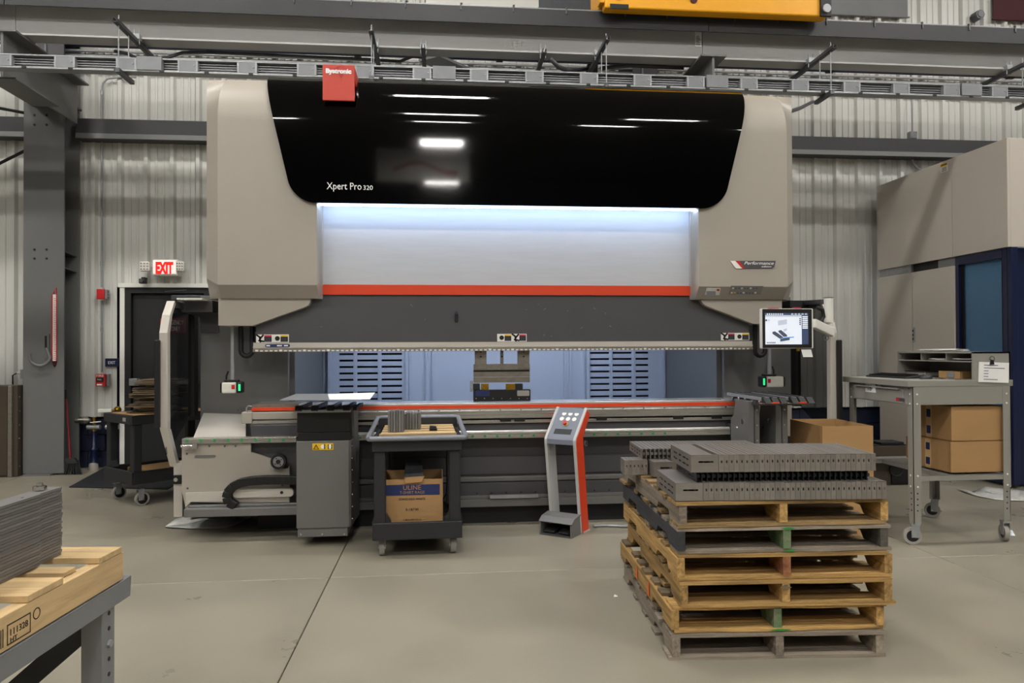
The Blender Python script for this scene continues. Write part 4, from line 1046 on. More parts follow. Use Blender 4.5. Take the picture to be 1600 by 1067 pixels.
# ---------------------------------------------------------------- left sheet follower tower
TY = 5.45
a_, b_, c_, d_ = rect(463, 689, 545, 825, TY)
tw = MB().prism([(a_, TY), (b_, TY), (b_+.015, TY+.02), (b_+.03, TY+.42), (a_+.02, TY+.42), (a_, TY+.02)], 'z', c_, d_).build('follower_tower', 'machine_grey', PB, bev=.005, label='grey sheet follower tower')
a2, b2, c2, d2 = rect(465, 824, 543, 838.5, TY+.01); MB().box(a2, b2, TY+.012, TY+.38, c2, d2).build('lower_shroud', 'machine_grey', tw, bev=.003)
for px in (470, 504, 538): 
    q = P(px, 837-2.2, Y=TY+.01); MB().cyl((q.x, TY+.007, q.z), (q.x, TY+.012, q.z), .008, 8).build('screw', 'chrome', tw)
a3, b3, c3, d3 = rect(464, 637, 547, 690, TY+.01)
MB().box(a3, b3, TY+.01, TY+.4, c3+.07, d3-.02).build('upper_shroud', 'black', tw, bev=.006)
MB().box(a3+.005, b3-.0, TY+.015, TY+.4, c3-.01, c3+.068).build('upper_shroud', 'black', tw, bev=.004)
# sloping side gusset
MB().prism([(TY+.05, c3+.25), (TY+.34, c3+.25), (TY+.38, c_+.3), (TY+.2, c_+.45)], 'x', b3, b3+.02).build('side_gusset', 'machine_grey', tw, bev=.003)
for k in range(7): MB().cyl((b_+.02, TY+.02, c_+.06+k*.09), (b_+.027, TY+.02, c_+.06+k*.09), .007, 8).build('side_screw', 'chrome', tw)
# yellow sticker
a4, b4, c4, d4 = rect(488, 692.5, 521, 703, TY-.002)
st = MB().box(a4, b4, TY-.003, TY, c4, d4).build('warning_sticker', 'label_yellow', tw, label='yellow warning sticker')
w4 = b4-a4; h4 = d4-c4
MB().prism([(a4+w4*.04, c4+h4*.12), (a4+w4*.32, c4+h4*.12), (a4+w4*.18, c4+h4*.88)], 'y', TY-.0045, TY-.003).build('sticker_print', 'print_black', st)
MB().prism([(a4+w4*.1, c4+h4*.2), (a4+w4*.26, c4+h4*.2), (a4+w4*.18, c4+h4*.68)], 'y', TY-.0055, TY-.0045).build('sticker_print', 'label_yellow', st)
MB().box(a4+w4*.17, a4+w4*.19, TY-.006, TY-.0055, c4+h4*.25, c4+h4*.55).build('sticker_print', 'print_black', st)
for f in (.5, .84): MB().prism(arc(a4+w4*f, c4+h4*.5, h4*.32, 0, 330, 10), 'y', TY-.0045, TY-.003).build('sticker_print', 'print_white', st)
for f in (.58, .76, .92): MB().box(a4+w4*f-.004, a4+w4*f+.004, TY-.0045, TY-.003, c4+h4*.15, c4+h4*.8).build('sticker_print', 'print_black', st)
# brush / ball rails on top
zt3 = d3-.012
for k in range(4):
    x = a3+.02+(b3-a3-.04)*k/3
    MB().box(x-.018, x+.018, TY-.02, TY+.46, zt3, zt3+.022).build('support_rail', 'galv_dark', tw, bev=.003)
    MB().prism([(TY-.05, zt3+.0), (TY-.02, zt3-.012), (TY+.01, zt3), (TY+.01, zt3+.03), (TY-.03, zt3+.03)], 'x', x-.024, x+.024).build('rail_nose', 'black_soft', tw)
    MB().cyl((x-.026, TY-.03, zt3+.004), (x+.026, TY-.03, zt3+.004), .008, 10).build('rail_pin', 'chrome', tw)
MB().box(a3-.01, b3+.01, TY-.03, TY-.022, zt3-.02, zt3+.0).build('nose_plate', 'galv', tw)
MB().box(b3+.02, b3+.05, TY, TY+.45, zt3-.01, zt3+.015).build('support_rail', 'black_soft', tw, bev=.003)
# ---------------------------------------------------------------- right sheet followers
def follower(pxl, pxr, pyb, railx):
    yn_ = 5.24
    x0_, x1_ = PX(pxl, 5.5, 660), PX(pxr, 5.5, 660)
    f = MB().prism([(5.5, .45), (5.86, .45), (5.86, .86), (5.8, .9), (5.76, 1.03), (5.5, 1.03)], 'x', x0_, x1_).build('follower_post', 'machine_grey', PB, bev=.004, label='grey sheet follower post')
    MB().box((x0_+x1_)/2-.002, (x0_+x1_)/2+.002, 5.496, 5.5, .45, 1.02).build('post_seam', 'black', f)
    for k in range(4): MB().cyl(((x0_+x1_)/2+.02, 5.494, .6+k*.12), ((x0_+x1_)/2+.02, 5.5, .6+k*.12), .007, 8).build('screw', 'chrome', f)
    MB().cyl((x0_-.004, 5.62, .86), (x0_, 5.62, .86), .02, 12).cyl((x0_-.004, 5.72, .8), (x0_, 5.72, .8), .014, 12).build('pivot_bolt', 'chrome', f)
    for k in range(3):
        x = railx+k*.062
        MB().box(x-.022, x+.022, yn_+.06, 6.0, 1.045, 1.07).build('support_rail', 'galv', f, bev=.003)
        MB().box(x-.004, x+.004, yn_+.08, 5.98, 1.07, 1.076).build('rail_brush', 'black', f)
        MB().prism([(yn_, 1.03), (yn_+.08, 1.03), (yn_+.08, 1.072), (yn_+.05, 1.072)], 'x', x-.024, x+.024).build('rail_nose', 'black_soft', f)
    for k in range(5): MB().cyl((railx-.03, 5.35+k*.13, 1.03), (railx+.15, 5.35+k*.13, 1.03), .012, 8).build('cross_pin', 'chrome', f)
    MB().box(railx+.02, railx+.08, yn_-.004, yn_+.002, 1.031, 1.041).build('red_reflector', 'orange_red', f)
    MB().box(railx-.02, railx+.17, 5.45, 5.85, 1.0, 1.03).build('rail_carrier', 'galv_dark', f, bev=.004)
follower(1170, 1187, 690, PX(1136, 6.0, 612)+.02)
follower(1212, 1231, 690, PX(1136, 6.0, 612)+.235)
# ---------------------------------------------------------------- tools in the middle
YT = 6.04
a_, b_, c_, d_ = rect(740, 547, 828, 598, YT)
tool = MB().box(a_, b_, YT, YT+.06, PZ(785, 597.5, YT), PZ(785, 589, YT)).build('punch_blade', 'tool_steel', PB, bev=.003)
MB().box(a_, b_, YT+.005, YT+.06, PZ(785, 588.5, YT), PZ(785, 581, YT)).build('punch_body', 'tool_steel', tool)
MB().box(a_, b_, YT+.02, YT+.06, PZ(785, 581, YT), PZ(785, 578, YT)).build('punch_gap', 'machine_dark', tool)
MB().box(a_, b_, YT-.004, YT+.05, PZ(785, 578, YT), PZ(785, 568.5, YT)).build('adapter_bar', 'tool_steel', tool, bev=.003)
for p0, p1 in ((742, 760), (782, 786.5), (809, 827)):
    u0, u1 = PX(p0, YT), PX(p1, YT); bl = MB().box(u0, u1, YT-.01, YT+.05, PZ(785, 576, YT), PZ(785, 545, YT)).build('adapter_block', 'tool_steel', tool, bev=.002)
    MB().cyl(((u0+u1)/2, YT-.014, PZ(785, 557, YT)), ((u0+u1)/2, YT-.01, PZ(785, 557, YT)), .007, 8).build('bolt_hole', 'black', bl)
    MB().cyl(((u0+u1)/2, YT-.014, PZ(785, 550, YT)), ((u0+u1)/2, YT-.01, PZ(785, 550, YT)), .006, 8).build('bolt_hole', 'black', bl)
a_, b_, c_, d_ = rect(740, 609, 829, 627, YT)
die = MB().box(a_, b_, YT, YT+.08, c_, d_).build('die_block', 'black', PB, bev=.002)
for px in (744, 757, 770.5, 784, 797.5, 811, 824):
    q = P(px, 622.5, Y=YT-.002); MB().cyl((q.x, YT-.003, q.z), (q.x, YT, q.z), .005, 8).build('screw', 'chrome', die)
a2, b2, c2, d2 = rect(743, 610.5, 765, 619, YT); MB().box(a2, b2, YT-.003, YT, c2, d2).build('blue_label', 'print_navy', die)
a2, b2, c2, d2 = rect(808, 610, 827, 618.5, YT); MB().prism(rrect(a2, b2, c2, d2, .008), 'y', YT-.004, YT).build('tape_label', 'tyre_grey', die)
for p0, p1, m_ in ((737, 750, 'black_soft'), (752, 764, 'brass'), (791, 805, 'brass'), (805, 817, 'black_soft')):
    a2, b2, c2, d2 = rect(p0, 599.5, p1, 609, YT); MB().box(a2, b2, YT+.005, YT+.06, c2, d2).build('die_insert', m_, die, bev=.003)
a2, b2, c2, d2 = rect(734.5, 595, 739, 612, YT); MB().box(a2, b2, YT-.01, YT+.04, c2, d2).build('stop_finger', 'galv', die)
# ---------------------------------------------------------------- hanging laser sensors
def sensor(pxr, pxb0, pxb1, py0, py1, left):
    Ys = 6.1
    x = PX(pxr, Ys, 550); zt_ = PZ(pxr, 500, Ys)
    a_, b_, c_, d_ = rect(pxb0, py0, pxb1, py1, Ys)
    s = MB().box(a_, b_, Ys-.04, Ys+.05, c_, d_).build('laser_sensor', 'white_plastic', PB, bev=.012, label='white laser sensor box on a hanging rod')
    MB().box(x-.012, x+.012, Ys-.01, Ys+.015, d_, zt_).build('hanging_rod', 'galv', s)
    MB().box(x-.06, x+.05, Ys-.03, Ys+.03, d_+.002, d_+.02).build('rod_clamp', 'black', s, bev=.004)
    e = b_ if left else a_; sg_ = 1 if left else -1
    MB().box(e, e+sg_*.045, Ys-.045, Ys+.05, c_, d_+.004).build('emitter_cap', 'black', s, bev=.012)
    MB().box(e+sg_*.02, e+sg_*.036, Ys-.049, Ys-.045, c_+.02, d_-.015).build('status_light', 'led_green', s)
    o_ = a_ if left else b_; MB().box(o_-sg_*.01, o_, Ys-.04, Ys+.05, c_+.005, d_-.005).build('end_cap', 'black', s, bev=.004)
    r0 = b_-.035 if left else a_+.01; MB().box(r0, r0+.025, Ys-.043, Ys-.04, d_-.055, d_-.02).build('red_mark', 'red', s)
    cb = x-.05 if left else x+.04; MB().tube([(cb, Ys, d_), (cb, Ys, d_+.05), (cb+.015*(1 if left else -1), Ys, d_+.09)], .007, 6).build('sensor_cable', 'black', s)
    lp = x+.06 if left else x-.12
    pts = [Vector((lp, Ys+.02, zt_))] + [Vector((lp+.045-.045*math.cos(math.radians(k)), Ys+.02, PZ(pxr, 548, Ys)-.045*math.sin(math.radians(k)))) for k in range(0, 181, 30)] + [Vector((lp+.09, Ys+.02, zt_))]
    MB().tube(pts, .02, 8).build('drag_chain', 'black', s)
    pts = [Vector((lp+.1, Ys+.03, zt_)), Vector((lp+.11, Ys+.03, PZ(pxr, 518, Ys))), Vector((lp+.14, Ys+.03, PZ(pxr, 515, Ys))), Vector((lp+.15, Ys+.03, zt_))]
    MB().tube(pts, .014, 8).build('drag_chain', 'black', s)
sensor(363.5, 348, 371, 597, 614, True)
sensor(1202, 1195, 1222, 588, 604.5, False)
# ---------------------------------------------------------------- side safety doors
def side_door(pxn, left):
    s = -1 if left else 1
    Yn = 5.80
    xd = PX(pxn, Yn, 560)
    zf = lambda px, py, Y: PZ(px, py, Y)
    pp = 256 if left else 1300
    A = zf(pp, 668 if left else 690, Yn); Bz = zf(pp, 520, Yn); Cz = zf(pp, 492, Yn+.05); Dz = zf(pp, 470, Yn+.16)
    t1, t0 = xd+s*.062, xd
    fr = MB().prism([(Yn, A), (Yn-.005, Bz), (Yn+.05, Cz), (Yn+.15, Dz), (Yn+.19, Dz-.01), (Yn+.10, Cz-.0), (Yn+.055, Bz-.0), (Yn+.06, A-.02)], 'x', min(t0, t1), max(t0, t1)).build('door_post', 'beige_light', PB, bev=.004)
    MB().prism([(Yn+.15, Dz), (6.45, Dz-.02), (6.45, Dz-.07), (Yn+.19, Dz-.05)], 'x', min(t0, t1), max(t0, t1)).build('door_head', 'machine_dark', fr)
    zg0 = zf(pp, 712 if left else 690, Yn); 
    MB().prism([(Yn+.05, zg0), (Yn+.05, Bz), (Yn+.1, Cz), (Yn+.18, Dz-.03), (6.42, Dz-.06), (6.42, zg0+.28)], 'x', xd+s*.025, xd+s*.035).build('door_glass', 'door_tint', fr)
    MB().box(min(xd, xd+s*.05), max(xd, xd+s*.05), 6.40, 6.50, zg0+.25, Dz-.08).build('hinge_post', 'black', fr)
    MB().box(min(xd+s*.05, xd+s*.085), max(xd+s*.05, xd+s*.085), Yn-.045, Yn, A, zf(pp, 531, Yn)).build('rubber_grip', 'black', fr, bev=.008)
    return fr, xd, A
fr, xd, A = side_door(262, True)
zlo = PZ(277, 808, 5.9)
MB().add([(xd-.06, 5.80, A), (xd, 5.80, A), (xd+.035, 5.9, zlo+.4), (xd-.02, 5.9, zlo+.4), (xd-.06, 5.87, A-.02), (xd, 5.87, A-.02), (xd+.035, 5.97, zlo+.38), (xd-.02, 5.97, zlo+.38)],
         [(0, 1, 2, 3), (7, 6, 5, 4), (0, 4, 5, 1), (1, 5, 6, 2), (2, 6, 7, 3), (3, 7, 4, 0)]).build('lower_bend', 'beige_light', fr)
MB().box(PX(271, 5.9, 760), PX(285, 5.9, 760), 5.9, 6.4, zlo, zlo+.42).build('side_panel', 'beige_light', PB, bev=.004)
a_, b_, c_, d_ = rect(271, 742, 284, 756, 5.895); lk = MB().box(a_, b_, 5.885, 5.9, c_, d_).build('door_lock', 'black', PB, bev=.004)
MB().cyl(((a_+b_)/2-.01, 5.88, (c_+d_)/2), ((a_+b_)/2-.01, 5.886, (c_+d_)/2), .016, 12).build('lock_core', 'chrome', lk)
fr2, xd2, A2 = side_door(1297, False)
MB().box(xd2+.0, xd2+.05, 5.85, 6.5, .004, A2).build('side_panel', 'beige_light', PB, bev=.004)
# ---------------------------------------------------------------- control screen on its arm
YM = 5.5
a_, b_, c_, d_ = rect(1190.5, 482, 1271, 544.5, YM)
mon = MB().box(a_, b_, YM, YM+.05, c_, d_).build('monitor', 'white_plastic', PB, bev=.008, label='touch screen of the press brake')
MB().box(a_+.003, b_-.016, YM-.008, YM, c_+.006, d_-.004).build('bezel', 'black', mon, bev=.003)
sx0, sx1, sz0, sz1 = rect(1196, 489, 1263, 538, YM-.01)
scr = MB().box(sx0, sx1, YM-.010, YM-.008, sz0, sz1).build('screen', 'screen', mon, label='lit screen showing bent parts')
sw, sh = sx1-sx0, sz1-sz0
def sc(pts, m_, lift=.0112): MB().prism([(sx0+sw*u_, sz0+sh*v_) for u_, v_ in pts], 'y', YM-lift-.0008, YM-lift+.0004).build('screen_drawing', m_, scr)
def bxs(u0, u1, v0, v1, m_, lift=.0105): sc([(u0, v0), (u1, v0), (u1, v1), (u0, v1)], m_, lift)
bxs(0, 1, .93, 1, 'screen_bar'); bxs(0, .84, .88, .92, 'screen_mid'); bxs(.845, 1, 0, .93, 'screen_bar')
for k in range(8): bxs(.03+k*.05, .06+k*.05, .945, .985, 'screen', .0115)
for k in range(5): bxs(.6+k*.08, .65+k*.08, .945, .985, 'screen_mid', .0115)
for k in range(7): bxs(.86, .985, .86-.06*k, .9-.06*k, 'screen', .0115)
for k in range(4): bxs(.79, .825, .8-.06*k, .84-.06*k, 'screen_dark', .0105)
for k in range(6): bxs(.03+k*.035, .055+k*.035, .04, .075, 'screen_dark', .0105)
bxs(.0, .04, .74, .8, 'screen_dark'); bxs(.06, .1, .74, .8, 'screen_mid')
sc([(.29, .6), (.5, .64), (.5, .8), (.29, .76)], 'screen_mid'); sc([(.42, .4), (.5, .44), (.5, .52), (.42, .49)], 'screen_mid')
sc([(.16, .34), (.34, .17), (.4, .2), (.4, .24), (.22, .42), (.16, .4)], 'screen_dark'); sc([(.3, .4), (.42, .24), (.5, .25), (.5, .3), (.36, .46), (.3, .44)], 'screen_dark')
sc([(.34, .09), (.56, .14), (.56, .22), (.34, .17)], 'screen_dark', .0113); sc([(.34, .18), (.66, .22), (.66, .25), (.34, .21)], 'screen_blue', .012)
MB().box(a_+.06, a_+.14, YM, YM+.03, d_, d_+.006).box(b_-.16, b_-.1, YM, YM+.03, d_, d_+.01).build('red_tape', 'label_red', mon)
q = P(1262, 546, Y=YM-.01)
MB().prism([(q.x-.05, q.z), (q.x+.03, q.z), (q.x+.045, q.z-.06), (q.x-.035, q.z-.06)], 'y', YM-.006, YM-.003).build('hanging_tag', 'paper', mon)
MB().cyl((q.x-.07, YM+.01, q.z-.012), (q.x-.07, YM+.01, q.z+.01), .012, 10).build('push_knob', 'brass', mon)
cx = PX(1294.5, 5.75, 490)
pz0, pz1 = PZ(1294, 504, 5.75), PZ(1294, 466, 5.75)
pst = MB().cyl((cx, 5.75, pz0), (cx, 5.75, pz1), .036, 16).build('arm_post', 'white_plastic', PB)
MB().cyl((cx, 5.75, pz1), (cx, 5.75, pz1+.006), .037, 16).build('post_cap', 'black', pst)
MB().cyl((cx+.02, 5.75, PZ(1299, 527, 5.75)), (cx+.02, 5.75, pz0), .028, 14).build('arm_joint', 'white_plastic', pst)
MB().bar((cx+.02, 5.74, PZ(1297, 519, 5.75)), P(1270, 505, Y=5.58), .05, .075).build('arm', 'white_plastic', pst, bev=.008)
MB().bar(P(1257, 473, Y=6.2), (cx-.02, 5.78, PZ(1290, 471, 5.75)), .06, .04).build('arm_beam', 'galv_dark', pst, bev=.005)
MB().ring(P(1291, 528, Y=5.74), P(1291, 528, Y=5.76), .022, .012, 14).build('clamp_ring', 'chrome', pst)
MB().tube([P(1276, 480, Y=5.7), P(1285, 484, Y=5.7), P(1287, 495, Y=5.72), P(1280, 506, Y=5.68)], .016, 8).build('cable_loop', 'black', pst)
# ================================================================ RIGHT ENCLOSURE
EX = 5.78
qn, qf = P(1573, 215, X=EX), P(1370, 285, X=EX)
yn, yf = qn.y, min(qf.y, 9.25)
zt, zl = qn.z, P(1573, 386, X=EX).z
E_ = thing('laser_enclosure', 'large beige machine enclosure with navy frame and blue window', 'machine', (EX+1.2, (yn+yf)/2, 0))
ym = P(1487, 300, X=EX).y
MB().box(EX, EX+.03, ym+.004, yf, zl, zt).build('upper_panel', 'encl_beige', E_, bev=.004)
MB().box(EX, EX+.03, yn, ym-.004, zl, zt).build('upper_panel', 'encl_beige', E_, bev=.004)
MB().box(EX+.03, EX+2.4, yn, yn+.03, zl, zt).build('front_panel', 'encl_beige', E_, bev=.004)
MB().box(EX+.02, EX+2.4, yn+.02, yf, zt-.03, zt-.01).build('top_panel', 'encl_beige', E_)
MB().box(EX+.02, EX+2.4, yn+.02, yf, zl+.01, zl+.03).build('soffit', 'navy_gloss', E_)
yd = P(1425, 560, X=EX).y
zd1 = zl-.1
for a, b in ((yd+.006, yf), (ym+.0, yd-.006)):
    dr = MB().box(EX+.01, EX+.04, a, b, .12, zd1).build('side_door', 'encl_beige', E_, bev=.004)
q = P(1426.5, 523, X=EX)
lk = MB().box(EX-.004, EX+.01, yd-.05, yd-.015, q.z-.09, q.z+.09).build('door_latch', 'galv', E_, bev=.003)
for k in (-1, 0, 1): MB().box(EX-.01, EX-.004, yd-.042, yd-.024, q.z+k*.05-.015, q.z+k*.05+.012).build('latch_key', 'black', lk)
MB().box(EX+.06, EX+.1, ym, yf, zd1-.02, zl+.02).build('gap_back', 'black_soft', E_)
MB().box(EX+.03, EX+.06, P(1420, 410, X=EX).y, yf, zd1, zl).build('gap_bar', 'galv', E_)
MB().box(EX+.03, EX+.06, ym, P(1462, 400, X=EX).y, zd1+.0, zl).build('gap_bar', 'steel_grey', E_)
MB().box(EX+.05, EX+.09, ym, yf, .0, .12).build('plinth', 'black_soft', E_)
lb = P(1475, 262, X=EX)
s = MB().box(EX-.003, EX, lb.y-.06, lb.y+.06, lb.z-.05, lb.z+.05).build('warning_sticker', 'white', E_)
MB().box(EX-.0045, EX-.003, lb.y-.06, lb.y+.06, lb.z+.015, lb.z+.05).build('sticker_header', 'label_yellow', s)
for k in range(3): MB().box(EX-.0045, EX-.003, lb.y-.05, lb.y+.03, lb.z-.04+k*.017, lb.z-.034+k*.017).build('printed_line', 'print_black', s)
for k in range(5): MB().box(EX-.0055, EX-.0045, lb.y-.05+k*.02, lb.y-.036+k*.02, lb.z+.026, lb.z+.042).build('printed_line', 'print_black', s)
# navy frame with window
fy0, fy1 = yn+.05, ym-.0
gy0, gy1 = P(1570, 500, X=EX+.05).y, P(1501, 500, X=EX+.05).y
fr = MB().box(EX+.03, EX+.12, fy0, gy0, 0.03, zl).box(EX+.03, EX+.12, gy1, fy1, 0.03, zl).box(EX+.03, EX+.12, gy0, gy1, zl-.1, zl).box(EX+.03, EX+.12, gy0, gy1, .03, .5).build('window_frame', 'navy_gloss', E_, bev=.006)
MB().box(EX+.07, EX+.08, gy0, gy1, .5, zl-.1).build('window_pane', 'encl_glass', fr, label='blue tinted window pane')
MB().box(EX+.06, EX+.11, gy0, gy0+.05, .5, zl-.1).box(EX+.06, EX+.11, gy1-.05, gy1, .5, zl-.1).build('pane_seal', 'black', fr)
MB().box(EX+.03, EX+.1, fy0-.06, fy0, .03, zl-.0).build('corner_post', 'navy_gloss', E_, bev=.006)
MB().box(EX+.1, EX+2.4, yn+.06, yn+.1, .03, zl).build('front_skirt', 'navy_gloss', E_)
# inside of the enclosure
gm = (gy0+gy1)/2-.03
MB().box(EX+1.2, EX+1.24, fy0, yf, .1, zl).build('inner_wall', 'rear_panel', E_)
MB().box(EX+.95, EX+1.2, gm-.9, gm+.25, .3, zl-.55).build('inner_cabinet', 'rear_panel', E_, bev=.01)
MB().box(EX+.6, EX+.66, gm+.3, gm+.36, .1, zl).build('inner_post', 'machine_dark', E_)
MB().box(EX+.6, EX+.66, fy0, gm+.3, 1.3, 1.36).build('inner_rail', 'machine_dark', E_)
MB().box(EX+.5, EX+1.0, gy0+.1, gy1-.1, zl-.06, zl-.04).build('inner_lamp', 'cabin_glow', E_)
# ================================================================ SHOP DESK
dx, dy0 = P(1428, 850, Z=0).x, 5.0
X0, X1 = PX(1427, dy0, 700), PX(1580, dy0, 700)
Y0, Y1 = dy0, P(1323, 585, X=X0-.02).y
ZT = PZ(1435, 597, Y0)
D = thing('shop_desk', 'grey steel shop desk on casters with pigeonhole riser', 'desk', ((X0+X1)/2, (Y0+Y1)/2, 0))
MB().box(X0-.04, X1+.02, Y0-.002, Y1+.03, ZT-.035, ZT+.0115).build('desk_top', 'desk_grey', D, bev=.004)
za = PZ(1500, 632, Y0)
MB().box(X0+.06, X1-.04, Y0+.002, Y0+.02, za, ZT-.035).build('side_apron', 'desk_grey', D)
MB().box(X0+.06, X1-.04, Y1-.02, Y1, za, ZT-.035).build('side_apron', 'desk_grey', D)
MB().box(X1-.02, X1, Y0+.02, Y1-.02, za, ZT-.035).build('back_apron', 'desk_grey', D)
drw = MB().box(X0-.012, X0+.4, Y0+.1, Y1-.1, za+.0, ZT-.05).build('drawer', 'desk_grey', D, bev=.008)
MB().box(X0-.03, X0-.01, Y0+.13, Y1-.13, ZT-.062, ZT-.05).build('drawer_pull', 'desk_grey', drw, bev=.003)
MB().box(X0-.005, X0+.05, Y0+.05, Y1-.05, za+.0, ZT-.036).build('front_apron', 'desk_grey', D)
q = P(1374, 601, X=X0-.015); MB().cyl((X0-.02, q.y, q.z), (X0-.012, q.y, q.z), .012, 12).build('lock', 'chrome', drw)
q = P(1360, 606, X=X0-.015)
lb = MB().box(X0-.0145, X0-.012, q.y-.07, q.y+.07, q.z-.035, q.z+.035).build('number_tag', 'white', drw, label='white tag with handwritten 16')
text('·16', .07, (X0-.0152, q.y+.06, q.z-.022), 'print_black', lb, right=(0, -1, 0), width=.075, height=.045, shear=.2)
text('8', .06, (X0-.0152, q.y-.035, q.z-.02), 'screen_mid', lb, right=(0, -1, 0), width=.022, height=.04)
q = P(1405, 624, X=X0-.015)
m = MB().box(X0-.014, X0-.012, q.y-.055, q.y+.04, q.z-.012, q.z+.012).build('maker_label', 'machine_dark', drw); MB().box(X0-.0155, X0-.014, q.y-.0, q.y+.038, q.z-.01, q.z+.01).build('label_mark', 'red', m)
def leg(x, y, sx, sy, nm):
    zk = PZ(1435, 765, Y0)
    l = MB().box(min(x, x+sx*.062), max(x, x+sx*.062), min(y, y+sy*.004), max(y, y+sy*.004), zk, ZT-.036).box(min(x, x+sx*.004), max(x, x+sx*.004), min(y, y+sy*.062), max(y, y+sy*.062), zk, ZT-.036).build('leg', 'desk_grey', D)
    x2, y2 = x+sx*.005, y+sy*.005
    MB().box(min(x2, x2+sx*.056), max(x2, x2+sx*.056), min(y2, y2+sy*.004), max(y2, y2+sy*.004), .155, zk+.05).box(min(x2, x2+sx*.004), max(x2, x2+sx*.004), min(y2, y2+sy*.056), max(y2, y2+sy*.056), .155, zk+.05).build('leg_extension', 'desk_grey', l)
    for k in range(4):
        if sy > 0: MB().cyl((x+sx*.033, y+.0035, zk-.03-k*.042), (x+sx*.033, y+.006, zk-.03-k*.042), .006, 8).build('leg_hole', 'black', l)
        if sx > 0: MB().cyl((x+.003, y+sy*.033, zk-.03-k*.042), (x+.006, y+sy*.033, zk-.03-k*.042), .006, 8).build('leg_hole', 'black', l)
    for z in (zk+.02, zk+.1, ZT-.09, ZT-.16):
        if sy > 0: MB().cyl((x+sx*.033, y-.003, z), (x+sx*.033, y, z), .007, 8).build('bolt', 'white', l)
        if sx > 0: MB().cyl((x-.003, y+sy*.033, z), (x, y+sy*.033, z), .007, 8).build('bolt', 'white', l)
    return l
def caster(parent, x, y, r, ang, tire='tyre_grey', hub='black', z0=0.0, top=.155, wd=.032, brake=True):
    M_ = Matrix.Translation((x, y, 0)) @ Matrix.Rotation(ang, 4, 'Z')
    f = MB().box(-.026, .026, -.03, .03, top-.012, top, M_).box(-.024, -.02, -.025, .03, r-.01, top-.01, M_).box(.02, .024, -.025, .03, r-.01, top-.01, M_).build('caster', 'galv', parent)
    def pt(a, b, c): return M_ @ Vector((a, b, c))
    MB().ring(pt(-wd/2, .02, r), pt(wd/2, .02, r), r, r*.68, 22).build('tyre', tire, f)
    MB().cyl(pt(-wd/2+.004, .02, r), pt(wd/2-.004, .02, r), r*.69, 20).build('wheel_hub', hub, f)
    MB().cyl(pt(-wd/2-.012, .02, r), pt(wd/2+.012, .02, r), .009, 8).build('axle', 'chrome', f)
    if brake: MB().bar(pt(.03, .0, r+.02), pt(.03, -.05, r-.01), .03, .008).build('brake_lever', 'galv', f)
    return f
for x, y, sx, sy, an in ((X0, Y0, 1, 1, 1.2), (X1, Y0, -1, 1, -.3), (X0, Y1, 1, -1, .6), (X1, Y1, -1, -1, .9)):
    leg(x, y, sx, sy, ''); caster(D, x+sx*.03, y+sy*.03, .062, an)
zs = PZ(1500, 743, Y0)
MB().box(X0+.29, X1-.01, Y0+.005, Y1-.01, zs-.005, zs+.0).box(X0+.006, X1-.006, Y0+.004, Y0+.01, zs-.035, zs).box(X0+.006, X1-.006, Y1-.01, Y1-.004, zs-.035, zs).box(X0+.284, X0+.29, Y0+.01, Y1-.01, zs-.035, zs).build('lower_shelf', 'desk_grey', D)
# riser with pigeonholes, opening to the left
RX = PX(1520, Y0, 575); RZ1 = PZ(1550, 549.5, Y0); RY1 = P(1402, 550, X=RX).y
zb_ = PZ(1550, 597, Y0)
rs = MB().box(RX, X1, Y0, Y0+.012, zb_, RZ1).box(RX, X1, RY1-.012, RY1, ZT+.012, RZ1).box(RX, X1, Y0, RY1, RZ1-.012, RZ1).box(X1-.01, X1, Y0, RY1, ZT+.012, RZ1).build('riser', 'desk_grey', D)
zm = P(1410, 562, X=RX).z
MB().box(RX+.005, X1-.01, Y0+.012, RY1-.012, zm-.008, zm).build('riser_shelf', 'desk_grey', rs)
for k in (1, 2): yy = Y0+(RY1-Y0)*k/3; MB().box(RX+.01, X1-.01, yy-.004, yy+.004, zm, RZ1-.012).build('riser_divider', 'desk_grey', rs)
# things on the desk
def sheets(name, label, c, w_, l_, n, seed, z, rot=0.0, cat='paper', group=None):
    g = random.Random(seed); t = thing(name, label, cat, (c[0], c[1], z), rot, group)
    for k in range(n):
        a_ = g.uniform(-.25, .25); M_ = Matrix.Translation((g.uniform(-.02, .02), g.uniform(-.02, .02), .002+k*.0035)) @ Matrix.Rotation(a_, 4, 'Z')
        m_ = MB(); rows = [[M_ @ Vector((-w_/2+w_*i/4, -l_/2+l_*j/4, .003*math.sin(i*1.3+j*.8+seed+k)+.003)) for i in range(5)] for j in range(5)]
        m_.grid(rows).build('sheet', 'paper', t, local=True, solid=.0015)
    return t
sheets('paper_stack', 'loose white papers lying on top of the desk riser', (RX+.16, Y0+.55), .2, .28, 4, 2, RZ1+.002, .2)
sheets('paper_stack', 'white papers in the middle pigeonhole of the desk', (RX+.14, Y0+(RY1-Y0)*.5), .19, .19, 3, 4, zm+.002)
sheets('paper_stack', 'white papers in the pigeonhole nearest the clipboard', (RX+.14, Y0+(RY1-Y0)*.17), .19, .19, 4, 6, zm+.002)
